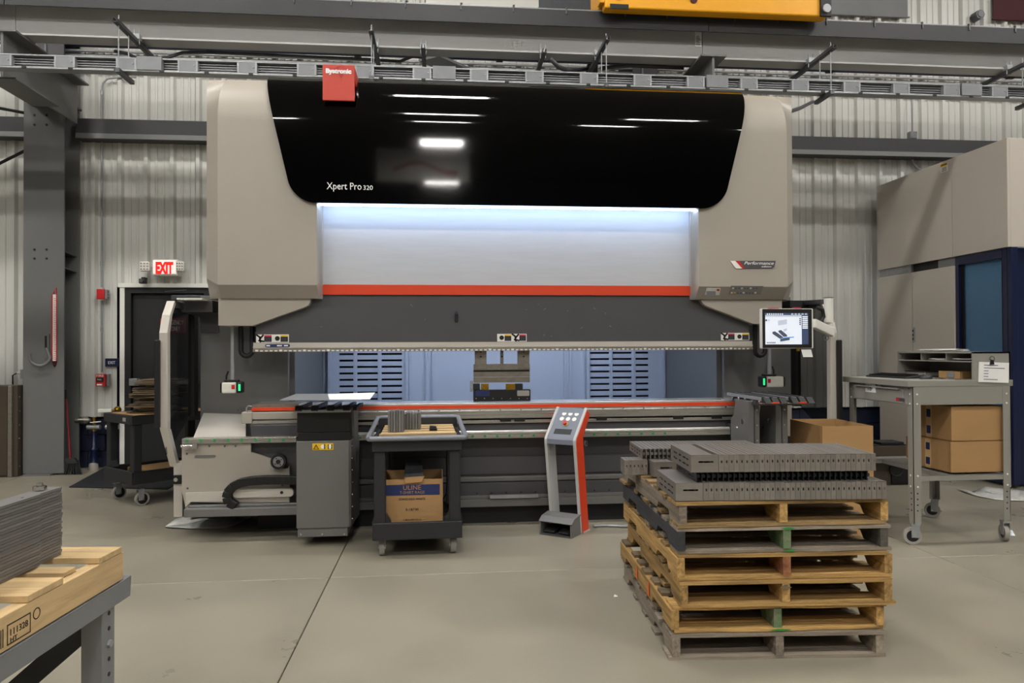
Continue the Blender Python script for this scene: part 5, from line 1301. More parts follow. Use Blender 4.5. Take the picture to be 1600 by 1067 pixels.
# clipboard on the riser end
x0, x1, z0, z1 = rect(1530, 566, 1576, 597.5, Y0-.012)
cb = thing('clipboard', 'white instruction card clipped to the end of the desk riser', 'paper', ((x0+x1)/2, Y0-.01, z0))
M_ = Matrix.Translation(((x0+x1)/2, 0, (z0+z1)/2)) @ Matrix.Rotation(math.radians(2.2), 4, 'Y')
hw, hh = (x1-x0)/2, (z1-z0)/2
MB().box(-hw, hw, Y0-.014, Y0-.004, -hh, hh, M_).build('card', 'paper', cb)
for k, (f0, f1) in enumerate(((.15, .62), (.15, .85), (.15, .3), (.15, .3), (.15, .3), (.15, .62))):
    MB().box(-hw+2*hw*f0, -hw+2*hw*f1, Y0-.0155, Y0-.014, hh-.025-k*.021, hh-.020-k*.021, M_).build('printed_line', 'screen_dark', cb)
qx = P(1550, 565, Y=Y0-.02)
MB().prism([(qx.x-.016, qx.z-.02), (qx.x+.016, qx.z-.02), (qx.x+.01, qx.z+.012), (qx.x-.01, qx.z+.012)], 'y', Y0-.024, Y0-.015).build('binder_clip', 'black', cb)
MB().ring((qx.x, Y0-.022, qx.z+.02), (qx.x, Y0-.018, qx.z+.02), .022, .017, 14).build('clip_loop', 'chrome', cb)
# keyboard, mouse, small carton
kb0 = P(1385, 583, Z=ZT+.02)
kt = thing('keyboard', 'black computer keyboard lying on the grey desk', 'keyboard', (X0+.2, 5.53, ZT+.012), .1)
MB().prism([(-.08, 0), (.08, 0), (.08, .028), (-.08, .012)], 'y', -.23, .23).build('case', 'black_plastic', kt, local=True, bev=.005)
km = MB().box(-.0075, .0075, -.0075, .0075, 0, .008).mesh('key', MATS['black'])
for i in range(5):
    for j in range(20):
        o = bpy.data.objects.new('key', km); COL.objects.link(o); o.parent = kt; o.location = (-.055+i*.026, -.2+j*.021, .0155+.0026*i)
MB().prism(arc(0, 0, .05, 0, 180, 10), 'y', -.02, .02)
mt = thing('computer_mouse', 'black computer mouse beside the keyboard on the desk', 'mouse', (X0+.26, Y0+.22, ZT+.012))
rows = [[Vector((.05*math.sin(th)*math.cos(f), .032*math.sin(th)*math.sin(f), max(0, .034*math.cos(th)))) for f in [2*PI*k/16 for k in range(17)]] for th in [PI/2*k/6 for k in range(7)]]
MB().grid(rows).build('shell', 'black_plastic', mt, local=True)
MB().cyl((-.02, -.004, .03), (-.02, .004, .03), .008, 10).build('scroll_wheel', 'chrome', mt, local=True)
bt_ = thing('small_carton', 'small tan carton lying open in the desk riser', 'box', (RX+.13, Y0+.32, ZT+.012))
MB().box(-.08, .08, -.12, .12, .0, .055).build('carton', 'cardboard', bt_, local=True, bev=.002)
MB().box(-.085, -.081, -.06, .02, .01, .05).build('foil_label', 'galv', bt_, local=True)
MB().box(-.06, .06, -.125, -.121, .005, .05).build('side_flap', 'cardboard_in', bt_, local=True)
bk = thing('binder', 'dark flat binder lying at the back of the desk riser', 'binder', (RX+.14, Y0+.68, ZT+.012))
MB().box(-.12, .12, -.12, .14, .0, .006).box(-.12, .12, -.12, .14, .04, .046).box(.114, .12, -.12, .14, 0, .046).build('cover', 'black_soft', bk, local=True)
MB().box(-.11, .11, -.11, .13, .007, .039).build('pages', 'tyre_grey', bk, local=True)
sc_ = thing('sheet_scraps', 'shiny foil scraps scattered on the desk before the riser', 'scrap', (RX-.06, Y0+.15, ZT+.012))
g = random.Random(3)
for k in range(9):
    M_ = Matrix.Translation((g.uniform(-.06, .05), g.uniform(-.12, .22), .002)) @ Matrix.Rotation(g.uniform(0, 3), 4, 'Z') @ Matrix.Rotation(.15, 4, 'X')
    MB().box(-.02, .02, -.012, .012, 0, .003, M_).build('scrap', 'chrome' if k % 3 else 'black', sc_, local=True)
# boxes under the desk
def carton(name, label, x0, x1, y0, y1, z0, z1, tape=True, rot=0.0, group=None):
    cx, cy_ = (x0+x1)/2, (y0+y1)/2
    t = thing(name, label, 'box', (cx, cy_, z0), rot, group); w_, l_, h_ = (x1-x0)/2, (y1-y0)/2, z1-z0
    MB().box(-w_, w_, -l_, l_, 0, h_).build('carton', 'cardboard', t, local=True, bev=.004)
    for s in (-1, 1): MB().box(-w_-.001, w_+.001, s*.004 if s > 0 else -l_, l_ if s > 0 else -.004, h_, h_+.004).build('flap', 'cardboard', t, local=True)
    if tape:
        MB().box(-w_-.002, -w_+.0, -.035+.06, .03+.06, .0, h_*.98).build('tape', 'cardboard_tape', t, local=True)
        for k in range(2): MB().box(-w_-.0035, -w_-.002, .035, .08, h_*(.12+.5*k), h_*(.36+.5*k)).build('tape_print', 'print_navy', t, local=True)
    return t
bx0 = PX(1487, Y0+.02, 690); bx1 = X1-.03
h1 = PZ(1500, 690, Y0+.03); h2 = PZ(1500, 633, Y0+.03)
carton('cardboard_box', 'lower brown box under the desk on white paper', bx0, bx1, Y0+.03, Y0+.42, zs+.016, h1-.004, group='boxes under the desk')
carton('cardboard_box', 'upper brown box under the desk, stacked on another', bx0+.01, bx1+.005, Y0+.035, Y0+.42, h1+.004, h2-.012, group='boxes under the desk')
carton('cardboard_box', 'tan box at the far end of the desk shelf behind the two stacked boxes', PX(1419, 5.75, 700), PX(1419, 5.75, 700)+.24, Y0+.50, Y0+.78, zs+.016, zs+.19, tape=False, group='boxes under the desk')
sheets('paper_sheet', 'white paper sheet spread on the lower shelf of the desk', ((X0+X1)/2+.12, Y0+.3), .30, .4, 1, 9, zs+.0005)
# ---------------------------------------------------------------- dusty film on the floor
def film(label, pxs, seed):
    g = random.Random(seed); pts = [P(a, b, Z=0) for a, b in pxs]
    c = sum(pts, Vector())/len(pts); m_ = MB(); n = len(pts)
    rows = []
    for f in (1, .8, .55, .3, .05):
        rows.append([c+(p-c)*f*(1+g.uniform(-.04, .04)) + Vector((0, 0, .003+g.uniform(0, .012) + .008*(1-f))) for p in pts] )
        rows[-1].append(rows[-1][0].copy())
    return tag(m_.grid(rows).build('plastic_film', 'film', solid=.001), label, 'film')
film('dusty crumpled film lying on the floor under the left end of the press brake', [(255, 826), (275, 812), (300, 806), (345, 806), (395, 808), (380, 815), (350, 826), (300, 828)], 1)
film('crumpled grey film on the floor beside the navy enclosure', [(1496, 766), (1512, 770), (1540, 762), (1600, 768), (1600, 784), (1560, 782), (1525, 776)], 2)
# ================================================================ BACKGROUND RIGHT
def open_box(t, w_, l_, h_, th=.006, mat_='cardboard', fl=None):
    for nm, b in (('side_wall', (-w_, -w_+th, -l_, l_)), ('side_wall', (w_-th, w_, -l_, l_)), ('side_wall', (-w_+th, w_-th, -l_, -l_+th)), ('side_wall', (-w_+th, w_-th, l_-th, l_))):
        MB().box(b[0], b[1], b[2], b[3], 0, h_).build(nm, mat_, t, local=True)
    MB().box(-w_+th, w_-th, -l_+th, l_-th, 0, th).build('bottom', mat_, t, local=True)
# tall open carton behind the pallet stack
bz = PZ(1320, 666, 5.2)
n0, n1 = PX(1288, 5.2, 700), PX(1365, 5.2, 700)
bxt = thing('open_carton', 'tall open cardboard box standing behind the pallet stack', 'box', ((n0+n1)/2+.01, 5.49, 0), math.radians(-3))
hx = (n1-n0)/2
open_box(bxt, hx, .285, bz)
MB().box(-hx-.002, -hx, -.285, -.265, 0, bz).build('corner_seam', 'cardboard_in', bxt, local=True)
# low stand with loudspeaker and laptop
sp = P(1405, 757, Z=0)
sx0, sx1 = PX(1366, 7.2, 720), PX(1430, 7.2, 720)
zs1 = PZ(1400, 716, 7.2); zp = PZ(1400, 708, 7.2)
t = thing('loudspeaker', 'dark brown loudspeaker cabinet on the floor behind the desk', 'speaker', ((sx0+sx1)/2, 7.4, 0))
MB().box(sx0-.15, sx1-.02, 7.22, 7.6, 0, zs1).build('cabinet', 'brown_cabinet', t, bev=.006)
cx, cz = PX(1402, 7.2, 735), PZ(1402, 733, 7.2)
MB().box(PX(1392, 7.2), sx1-.02, 7.205, 7.22, .01, zs1-.02).build('baffle', 'black', t)
MB().ring((cx, 7.195, cz), (cx, 7.21, cz), .085, .07, 24).build('cone_rim', 'black_soft', t)
MB().lathe([(.07, 0), (.03, .04), (.0, .045)], (cx, 7.2, cz), (0, 1, 0), 24).build('cone', 'black_plastic', t)
MB().lathe([(.0, -.01), (.02, -.004), (.026, .01)], (cx, 7.225, cz), (0, 1, 0), 16).build('dust_cap', 'black', t)
t = thing('side_shelf', 'light grey shelf plate lying on the loudspeaker behind the desk', 'shelf', ((sx0+sx1)/2, 7.3, zs1))
MB().box(sx0-.2, sx1+.15, 7.12, 7.62, zs1+.002, zs1+.022).build('plate', 'desk_grey', t, bev=.003)
MB().box(sx0-.2, sx1+.15, 7.115, 7.12, zs1-.03, zs1+.022).build('front_lip', 'desk_grey', t)
t = thing('wooden_tray', 'low brown wooden case on the grey shelf behind the desk', 'case', ((sx0+sx1)/2, 7.35, zs1+.024))
MB().box(sx0-.02, PX(1421, 7.2), 7.2, 7.5, zs1+.024, PZ(1395, 697, 7.2)).build('case', 'brown_cabinet', t, bev=.004)
MB().box(sx0, PX(1419, 7.2), 7.22, 7.48, PZ(1395, 697, 7.2), PZ(1395, 696, 7.2)+.002).build('lid', 'black_soft', t)
t = thing('laptop', 'closed black laptop lying on the wooden case', 'laptop', (PX(1395, 7.3), 7.35, PZ(1395, 696, 7.2)+.004))
x0, x1 = PX(1376, 7.25, 692), PX(1412, 7.25, 692); z0 = PZ(1395, 696, 7.2)+.004
MB().box(x0, x1, 7.24, 7.45, z0, z0+.014).build('base', 'black', t, bev=.004)
MB().box(x0+.002, x1-.002, 7.24, 7.45, z0+.015, z0+.025).build('lid', 'black_soft', t, bev=.004)
# ================================================================ FOOT SWITCH CONSOLE
al = math.radians(-36)
FO = Vector((PX(884, 5.68, 822), 5.68, 0))
FC = thing('foot_console', 'grey and orange standing control console with foot switch', 'control console', (FO.x, FO.y, 0), al)
prof = [(.0, .0), (.14, .0), (.045, .70), (.04, .75), (.18, .925), (.12, .98), (-.085, .765), (-.10, .74), (-.10, .71)]
W = .125
for s, m_ in ((-1, 'console_grey'), (1, 'console_grey')):
    MB().prism(prof, 'x', s*W-.012, s*W+.012).build('side_frame', m_, FC, local=True, bev=.005)
inset = [(.012, .004), (.13, .004), (.034, .70), (.03, .755), (.165, .923), (.118, .965), (-.075, .76), (-.088, .735), (-.088, .71)]
MB().prism(inset, 'x', W+.012, W+.016).build('orange_side', 'orange_red', FC, local=True)
MB().prism(inset, 'x', -W-.016, -W-.012).build('orange_side', 'orange_red', FC, local=True)
# top panel between the frames
u = Vector((0, .12+.085, .98-.765)).normalized(); nrm = Vector((1, 0, 0)).cross(u)
p0, p1 = Vector((0, -.085, .765)), Vector((0, .12, .98))
MB().prism([(-.095, .70), (-.06, .70), (.03, .76), (.18, .93), (.115, .972), (-.08, .757), (-.092, .74)], 'x', -W+.012, W-.012).build('top_panel', 'console_panel', FC, local=True, bev=.003)
tp = lambda x, f, h: (Vector((x, -.08, .757)) + u*(f*.29) + nrm*h)
for i, (f, xs) in enumerate(((.80, (-.045, .01, .065)), (.62, (-.05, .005, .06)))):
    for x in xs: MB().cyl(tp(x, f, 0), tp(x, f, .006), .019, 14).build('round_button', 'white', FC, local=True)
es = MB().cyl(tp(.0, .44, 0), tp(.0, .44, .012), .02, 14).build('stop_collar', 'label_yellow', FC, local=True)
MB().cyl(tp(.0, .44, .01), tp(.0, .44, .03), .017, 14).build('stop_button', 'red', FC, local=True)
c0, c1, c2, c3 = tp(-.075, .1, .002), tp(.075, .1, .002), tp(.075, .3, .002), tp(-.075, .3, .002)
MB().add([c0, c1, c2, c3, c0-nrm*.004, c1-nrm*.004, c2-nrm*.004, c3-nrm*.004], [(0, 1, 2, 3), (7, 6, 5, 4), (0, 4, 5, 1), (1, 5, 6, 2), (2, 6, 7, 3), (3, 7, 4, 0)]).build('tray_recess', 'black', FC, local=True)
MB().ring((W+.016, .06, .70), (W+.03, .06, .70), .024, .012, 16).build('cable_gland', 'machine_dark', FC, local=True)
MB().box(-W-.02, W+.02, .02, .145, 0, .012).build('base_plate', 'beige_light', FC, local=True)
# hooded pedal unit
hd = [(-.15, .0), (.0, .0), (.0, .12), (-.02, .135), (-.10, .12), (-.15, .085)]
MB().box(-.145, .125, -.17, .02, .0, .012).build('pedal_floor', 'machine_dark', FC, local=True)
for x in (-.145, .121): MB().prism([(-.17, .0), (.02, .0), (.02, .13), (-.02, .145), (-.12, .13), (-.17, .10)], 'x', x, x+.012).build('hood_side', 'machine_grey', FC, local=True)
MB().prism([(-.17, .10), (-.12, .13), (-.02, .145), (.02, .13), (.02, .142), (-.02, .157), (-.125, .142), (-.178, .108)], 'x', -.15, .138).build('hood_top', 'machine_grey', FC, local=True, bev=.003)
MB().box(-.14, .125, .0, .01, .01, .13).build('hood_back', 'black', FC, local=True)
for x in (-.07, .055): MB().prism([(-.15, .02), (-.02, .05), (-.02, .062), (-.15, .035)], 'x', x-.045, x+.045).build('pedal', 'black_plastic', FC, local=True, bev=.003)
# its cable
pts = [P(927, 822, Z=.012), P(937, 821, Z=.012), P(950, 821, Z=.012), P(970, 822, Z=.012), P(990, 822, Z=.012), P(1040, 821, Z=.012), P(1090, 819, Z=.012)]
tag(MB().tube(pts, .011, 8).build('console_cable', 'galv'), 'grey cable on the floor from the foot console towards the pallets', 'cable')
# ================================================================ PLASTIC SERVICE CARTS
def cart(name, label, loc, rot, W_, L_, zt_, zl_, rim):
    "front edge at local y = 0, going back to L_"
    t = thing(name, label, 'cart', loc, rot)
    h = W_/2
    def tray(z, hh, nm, rimm=None, over=0.0):
        a = h+over
        m_ = MB().box(-a, a, -over, .025, z-hh, z).box(-a, a, L_-.025, L_+over, z-hh, z).box(-a, -a+.025, .025, L_-.025, z-hh, z).box(a-.025, a, .025, L_-.025, z-hh, z).box(-a+.025, a-.025, .025, L_-.025, z-hh+.005, z-hh+.03)
        return m_.build(nm, 'black_plastic', t, local=True, bev=.006)
    tray(zt_, .085, 'top_tray')
    tray(zl_, .12, 'lower_tray')
    for sx in (-1, 1):
        for y0 in (.02, L_-.1):
            x0 = sx*(h-.09) if sx > 0 else -h+.01
            MB().box(min(x0, x0+.08), max(x0, x0+.08), y0, y0+.08, zl_-.02, zt_-.08).build('upright', 'black_plastic', t, local=True, bev=.01)
            MB().prism([(0, 0), (.035, 0), (0, .06)], 'y', y0+.01, y0+.07).xf(Matrix.Translation(((h-.09) if sx > 0 else (-h+.09), 0, zl_)) @ Matrix.Diagonal((-1 if sx > 0 else 1, 1, 1, 1))).build('upright_gusset', 'black_plastic', t, local=True)
    if rim:
        z = zt_+.01
        pts = [(h+.01, .0, z), (-h-.01, .0, z)]
        loop = [(-h-.015, -.03, z), (h+.015, -.03, z), (h+.03, .02, z), (h+.02, L_*.5, z+.03), (h+.01, L_-.02, z+.07), (h-.03, L_, z+.075), (-h+.03, L_, z+.075), (-h-.01, L_-.02, z+.07), (-h-.02, L_*.5, z+.03), (-h-.03, .02, z), (-h-.015, -.03, z)]
        MB().tube(loop, .018, 10).build('handle_rim', 'rim_grey', t, local=True)
        MB().box(-h, h, L_-.03, L_, zt_, z+.07).build('back_board', 'black_plastic', t, local=True)
    for sx in (-1, 1):
        for y in (.1, L_-.12):
            caster2(t, sx*(h-.06), y, .063, .02 if y < .5 else (.5 if sx > 0 else 0))
    return t
def caster2(t, x, y, r, ang):
    M_ = Matrix.Translation((x, y, 0)) @ Matrix.Rotation(ang, 4, 'Z')
    def pt(a, b, c): return M_ @ Vector((a, b, c))
    f = MB().box(-.03, .03, -.03, .03, .15, .158, M_).box(-.026, -.021, -.02, .03, r-.012, .15, M_).box(.021, .026, -.02, .03, r-.012, .15, M_).build('caster', 'galv', t, local=True)
    for nm, m_, mb_ in (('tyre', 'tyre_grey', MB().ring(pt(-.018, .02, r), pt(.018, .02, r), r, r*.78, 22)), ('wheel_hub', 'black', MB().cyl(pt(-.014, .02, r), pt(.014, .02, r), r*.79, 20)), ('axle', 'chrome', MB().cyl(pt(-.03, .02, r), pt(.03, .02, r), .008, 8))):
        mb_.build(nm, m_, f, local=True)
ccx = (PX(580, 5.1, 750)+PX(724, 5.1, 750))/2
ZCT = PZ(650, 686, 5.08)
ct = cart('utility_cart', 'black plastic utility cart carrying a rag box in front of the press brake', (ccx, 5.08, 0), math.radians(1.5), .62, .74, ZCT, PZ(650, 815, 5.1), True)
cw1 = P(223, 791, Z=0)
rc = math.radians(-44)
cdir, crt = Vector((.695, .72, 0)), Vector((.72, -.695, 0))
co_ = Vector((-3.0, 7.26, 0))-cdir*.1
ztc, zlc = PZ(212, 648, 7.1), PZ(212, 735, 7.1)
ct2 = cart('utility_cart', 'black plastic utility cart with old cardboard by the exit door', co_, rc, .6, .9, ztc, zlc, False)
MB().box(.1, .16, -.003, 0, .0, .035).xf(Matrix.Translation((.02, 0, ztc-.06))).build('maker_label', 'tyre_grey', ct2, local=True)
g = random.Random(8); z = ztc-.054
lc = co_+cdir*.45
t = thing('cardboard_lining', 'sheet of tan cardboard lying in the top tray of the left cart', 'cardboard', (lc.x, lc.y, z+.001), rc); MB().box(-.26, .26, -.4, .4, 0, .052).build('sheet', 'cardboard', t, local=True)
z += .056
sx = co_+cdir*.36+crt*.08
for k in range(11):
    hgt = g.uniform(.022, .036); w_ = g.uniform(.14, .2)
    t = thing('flattened_carton', nth(k+1)+' flattened old carton from the bottom of the pile on the left cart', 'cardboard', (sx.x+g.uniform(-.03, .03), sx.y+g.uniform(-.04, .04), z), g.uniform(-.25, .35), 'flattened cartons on the left cart')
    n = g.choice((2, 3)); th = hgt/n
    for i in range(n):
        d_ = g.uniform(-.025, .025)
        MB().add([Vector((x_*(w_+d_)+g.uniform(-.01, .01), y_*(.16+d_), i*th+zz*th*.86+g.uniform(0, .006)*(1-zz))) for zz in (0, 1) for x_, y_ in ((-1, -1), (1, -1), (1, 1), (-1, 1))],
                 [(3, 2, 1, 0), (4, 5, 6, 7), (0, 1, 5, 4), (1, 2, 6, 5), (2, 3, 7, 6), (3, 0, 4, 7)]).build('layer', 'cardboard_old', t, local=True)
    z += hgt
lc = co_+cdir*.5
t = thing('cardboard_sheet', 'tan cardboard sheet lying in the lower tray of the left cart', 'cardboard', (lc.x, lc.y, zlc-.085), rc)
MB().box(-.24, .24, -.3, .3, 0.0, .06).build('sheet', 'cardboard', t, local=True); MB().box(-.24, .24, -.304, -.3, .01, .06).build('flap', 'cardboard_in', t, local=True)
# ---- load of the centre cart
zt0 = ZCT+.002
t = thing('board_pallet', 'small slatted wooden board lying on the centre cart', 'pallet', (ccx, 5.16, zt0-.05), math.radians(1.5))
for k in range(4): MB().box(-.26, .27, .03+k*.16, .13+k*.16, .058, .078).build('slat', 'pine_x', t, local=True, bev=.002)
for x in (-.24, 0, .25): MB().box(x-.018, x+.018, .03, .62, .0, .057).build('bearer', 'pine', t, local=True)
MB().box(-.27, .275, .012, .03, .02, .078).build('front_board', 'pine_x', t, local=True, bev=.002)
zc = zt0+.03
pxm = lambda px, Y: PX(px, Y, 670)
g = random.Random(4)
def pile(name, lab, x0, x1, y0, y1, z0, h_, n, grp, ax):
    for k in range(n):
        f0, f1 = k/n, (k+1)/n-.15/n
        if ax == 'z': b = (x0+g.uniform(-.004, .004), x1+g.uniform(-.004, .004), y0+g.uniform(-.004, .004), y1, z0+h_*f0, z0+h_*f1)
        else: b = (x0+(x1-x0)*f0, x0+(x1-x0)*f1, y0+g.uniform(-.004, .004), y1, z0, z0+h_+g.uniform(-.005, .004))
        o = MB().box(*b).box(b[0]+.001, b[1]-.001, b[2]-.003, b[2], b[4]+.004, b[5]-.001).build(name, 'plate_steel')
        tag(o, nth(k+1)+lab, 'metal part', grp)
pile('folded_steel_part', ' folded steel part from the left in the front block on the centre cart', pxm(607, 5.3), pxm(632, 5.3), 5.24, 5.36, zc, .155, 6, 'front block of folded steel parts', 'x')
pile('folded_steel_part', ' folded steel part from the left in the rear block on the centre cart', pxm(631, 5.45), pxm(658, 5.45), 5.40, 5.56, zc, .12, 6, 'rear block of folded steel parts', 'x')
t = thing('steel_offcut', 'small dark steel offcut lying on the slatted board', 'metal part', (PX(677, 5.35, 668), 5.35, zc))
MB().prism([(-.03, 0), (.03, 0), (.02, .03), (-.025, .035)], 'y', -.02, .02).build('block', 'bracket_dark', t, local=True, bev=.003); MB().box(-.02, .02, -.022, -.02, .005, .012).build('slot', 'black', t, local=True)
# rag box
x0, x1 = PX(595.5, 5.2, 780), PX(692, 5.2, 780); zr0 = PZ(650, 815, 5.1)-.085; zr1 = PZ(640, 749, 5.2)
RB = thing('rag_box', 'brown open rag box with blue band and print on the centre cart', 'box', ((x0+x1)/2, 5.2+.21, zr0), 0)
hw = (x1-x0)/2; hgt = zr1-zr0
open_box(RB, hw, .21, hgt, .007)
zb1, zb0 = PZ(645, 757, 5.2)-zr0, PZ(645, 773.5, 5.2)-zr0
MB().box(-hw*.9, hw*.9, -.212, -.21, zb0, zb1).build('blue_band', 'print_navy', RB, local=True)
MB().box(hw, hw+.002, -.18, .18, zb0, zb1).build('blue_band', 'print_navy', RB, local=True)
def rt(s_, w_, h_, z, m_='print_black'): text(s_, .05, (0, -.2135, z), m_, RB, align='CENTER', width=w_, height=h_, local=True)
bh = zb1-zb0
rt('ULINE', .125, bh*.42, zb0+bh*.52, 'cardboard'); rt('T-SHIRT RAGS', .175, bh*.26, zb0+bh*.14, 'cardboard')
rt('STANDARD WHITE', .185, .016, zb0-.034); rt('S-18730', .09, .016, zb0-.108); rt('1-800-295-5510', .125, .012, zb0-.18); rt('Made in America', .08, .006, zb0-.195)
t = thing('rag_scrap', 'dark folded scrap hanging over the front of the rag box', 'scrap', (ccx+.02, 5.2, zr1-.02))
q = [P(634, 722, Y=5.3), P(660, 722, Y=5.3), P(661, 743, Y=5.19), P(631, 746, Y=5.19)]
MB().add(q+[v+Vector((0, .012, 0)) for v in q], [(0, 1, 2, 3), (7, 6, 5, 4), (0, 4, 5, 1), (1, 5, 6, 2), (2, 6, 7, 3), (3, 7, 4, 0)]).build('cloth', 'wood_black_y', t)
q = [P(632, 746, Y=5.185), P(663, 744, Y=5.185), P(659, 753, Y=5.18), P(634, 755, Y=5.18)]
MB().add(q+[v+Vector((0, .008, 0)) for v in q], [(0, 1, 2, 3), (7, 6, 5, 4), (0, 4, 5, 1), (1, 5, 6, 2), (2, 6, 7, 3), (3, 7, 4, 0)]).build('torn_edge', 'cardboard', t)
# sheets on the left follower
zsh = PZ(505, 625, 5.43)+.012
q = [P(437, 625.5, Z=zsh), P(562, 625.5, Z=zsh), P(585, 614.5, Z=zsh), P(462, 616, Z=zsh)]
def sheet4(q, th): return MB().add(q+[v+Vector((0, 0, th)) for v in q], [(0, 1, 2, 3), (7, 6, 5, 4), (0, 4, 5, 1), (1, 5, 6, 2), (2, 6, 7, 3), (3, 7, 4, 0)])
tag(sheet4(q, .003).build('metal_sheet', 'galv'), 'thin metal sheet lying on top of the grey follower tower', 'sheet')
q = [P(515, 624.5, Z=zsh+.004), P(578, 624, Z=zsh+.004), P(586, 613.5, Z=zsh+.004), P(512, 616, Z=zsh+.004)]
tag(sheet4(q, .002).build('paper_drawing', 'paper'), 'white paper drawing lying on the metal sheet', 'paper')
# ================================================================ PALLET STACK
pFL, pFR, pBL = P(1052, 1032, Z=0), P(1388, 1026, Z=0), P(978, 905, Z=0)
ang = math.atan2(pFR.y-pFL.y, pFR.x-pFL.x)
ang = (ang + math.atan2(pBL.y-pFL.y, pBL.x-pFL.x)-PI/2)/2
PW, PL, PH = 1.016, 1.22, .1225
BT = .016
tops = [1030, 1000, 955, 913, 870, 827, 785]
def pallet(i, label, dx, dy, rot, mb_, ms_, seed, z, front=None, mb_top=None):
    g = random.Random(seed)
    t = thing('wooden_pallet', label, 'pallet', (pFL.x+dx, pFL.y+dy, z), ang+rot, 'wooden pallets in the stack')
    H = PH-.002; sh = H-2*BT
    def board(x0, x1, y0, y1, z0, z1, nm, m_):
        j = lambda a: g.uniform(-a, a)
        n = 6; rows = []
        m2 = MB()
        # slightly ragged front and back edge
        fr = [y0+j(.006) for _ in range(n+1)]; bk = [y1+j(.004) for _ in range(n+1)]
        up = [j(.0015) for _ in range(n+1)]
        vs = []; fs = []
        for k in range(n+1):
            x = x0+(x1-x0)*k/n
            vs += [Vector((x, fr[k], z0)), Vector((x, bk[k], z0)), Vector((x, bk[k], z1-.001+up[k]*.3)), Vector((x, fr[k], z1-.001+up[k]*.3))]
        for k in range(n):
            a, b = 4*k, 4*k+4
            fs += [(a, b, b+1, a+1), (a+3, a+2, b+2, b+3), (a, a+3, b+3, b), (a+1, b+1, b+2, a+2)]
        fs += [(0, 1, 2, 3), (4*n+3, 4*n+2, 4*n+1, 4*n)]
        return m2.add(vs, fs).build(nm, m_, t, local=True)
    # bottom boards
    for k, (y0, w_) in enumerate(((.0, .14), (.30, .09), (.55, .09), (.80, .09), (PL-.14, .14))):
        board(g.uniform(-.008, .008), PW+g.uniform(-.01, .008), y0, y0+w_, 0, BT, 'bottom_board', front if (front and k == 0) else mb_)
    # notched stringers
    for x in (.0, PW/2-.019, PW-.038):
        nt = .035
        pts = [(0.0, BT), (.15, BT), (.18, BT+nt), (.36, BT+nt), (.39, BT), (PL-.39, BT), (PL-.36, BT+nt), (PL-.18, BT+nt), (PL-.15, BT), (PL, BT), (PL, BT+sh), (0, BT+sh)]
        xx = x+g.uniform(-.01, .012); yy = g.uniform(-.006, .004)
        MB().prism([(a+yy, b) for a, b in pts], 'x', xx, xx+.037).build('stringer', ms_[0] if x == 0 else ms_[-1] if x > .9 else ms_[len(ms_)//2], t, local=True)
    for k, (y0, w_) in enumerate(((.0, .14), (.2, .09), (.365, .09), (.53, .09), (.695, .09), (.86, .09), (PL-.14, .14))):
        board(g.uniform(-.008, .008), PW+g.uniform(-.01, .008), y0, y0+w_, BT+sh, H, 'top_board', (mb_top or mb_) if k == 0 else mb_)
    return t
PZ_ = [k*PH for k in range(6)]
pal = []
pal.append(pallet(0, 'bottom pallet of the stack, grey weathered, resting on the floor', -.015, 0, 0, 'wood_grey_x', ['wood_grey_y'], 21, .0, mb_top='wood_grey_x'))
pal.append(pallet(1, 'second pallet from the floor, with a green painted middle block', -.0, .01, .015, 'wood_dark_x', ['wood_y', 'wood_green_y', 'wood_y'], 22, PZ_[1], front='wood_x', mb_top='wood_x'))
pal.append(pallet(2, 'third pallet from the floor, fresh yellow wood with a dark knot', .03, -.01, .01, 'wood_mid_x', ['wood_y'], 23, PZ_[2], front='wood_x', mb_top='wood_x'))
pal.append(pallet(3, 'fourth pallet from the floor, yellow wood with a red stained block', .025, .0, .02, 'wood_mid_x', ['wood_y', 'wood_red_y', 'wood_y'], 24, PZ_[3], front='wood_x', mb_top='wood_x'))
pal.append(pallet(4, 'fifth pallet from the floor, weathered grey and dark with green spray', .03, .005, .025, 'wood_grey_x', ['wood_black_y', 'wood_green_y', 'wood_dark_y'], 25, PZ_[4], mb_top='wood_grey_x'))
pal.append(pallet(5, 'top pallet of the stack, carrying the steel brackets', .025, .0, .038, 'wood_mid_x', ['wood_grey_y', 'wood_y', 'wood_y'], 26, PZ_[5], front='wood_mid_x', mb_top='wood_x'))
# spray paint on the middle blocks
def dab(par, x0, x1, z0, z1, m_, y=-.0085, nm='spray_mark'):
    g = random.Random(int(x0*1e4)+int(z0*1e5)); n = 12
    cx, cz = (x0+x1)/2, (z0+z1)/2
    pts = [(cx+(x1-x0)/2*math.cos(2*PI*k/n)*g.uniform(.4, 1.15), cz+(z1-z0)/2*math.sin(2*PI*k/n)*g.uniform(.45, 1.05)) for k in range(n)]
    MB().prism(pts, 'y', y, y+.002).build(nm, m_, par, local=True)
dab(pal[1], PW/2-.05, PW/2+.05, .002, BT-.002, 'spray_green')
dab(pal[4], PW/2-.03, PW/2+.045, PH-BT, PH-.004, 'spray_green'); dab(pal[4], PW/2-.01, PW/2+.05, .002, BT-.002, 'spray_green')
dab(pal[2], PW/2-.045, PW/2+.02, PH-BT-.03, PH-BT-.002, 'wood_dark_x', nm='wood_knot')
def dabx(par, y0, y1, m_): MB().box(-.012, -.0105, y0, y1, BT+.012, PH-BT-.01).build('spray_mark', m_, par, local=True)
dabx(pal[1], .42, .45, 'spray_orange'); dabx(pal[1], .7, .73, 'spray_orange')
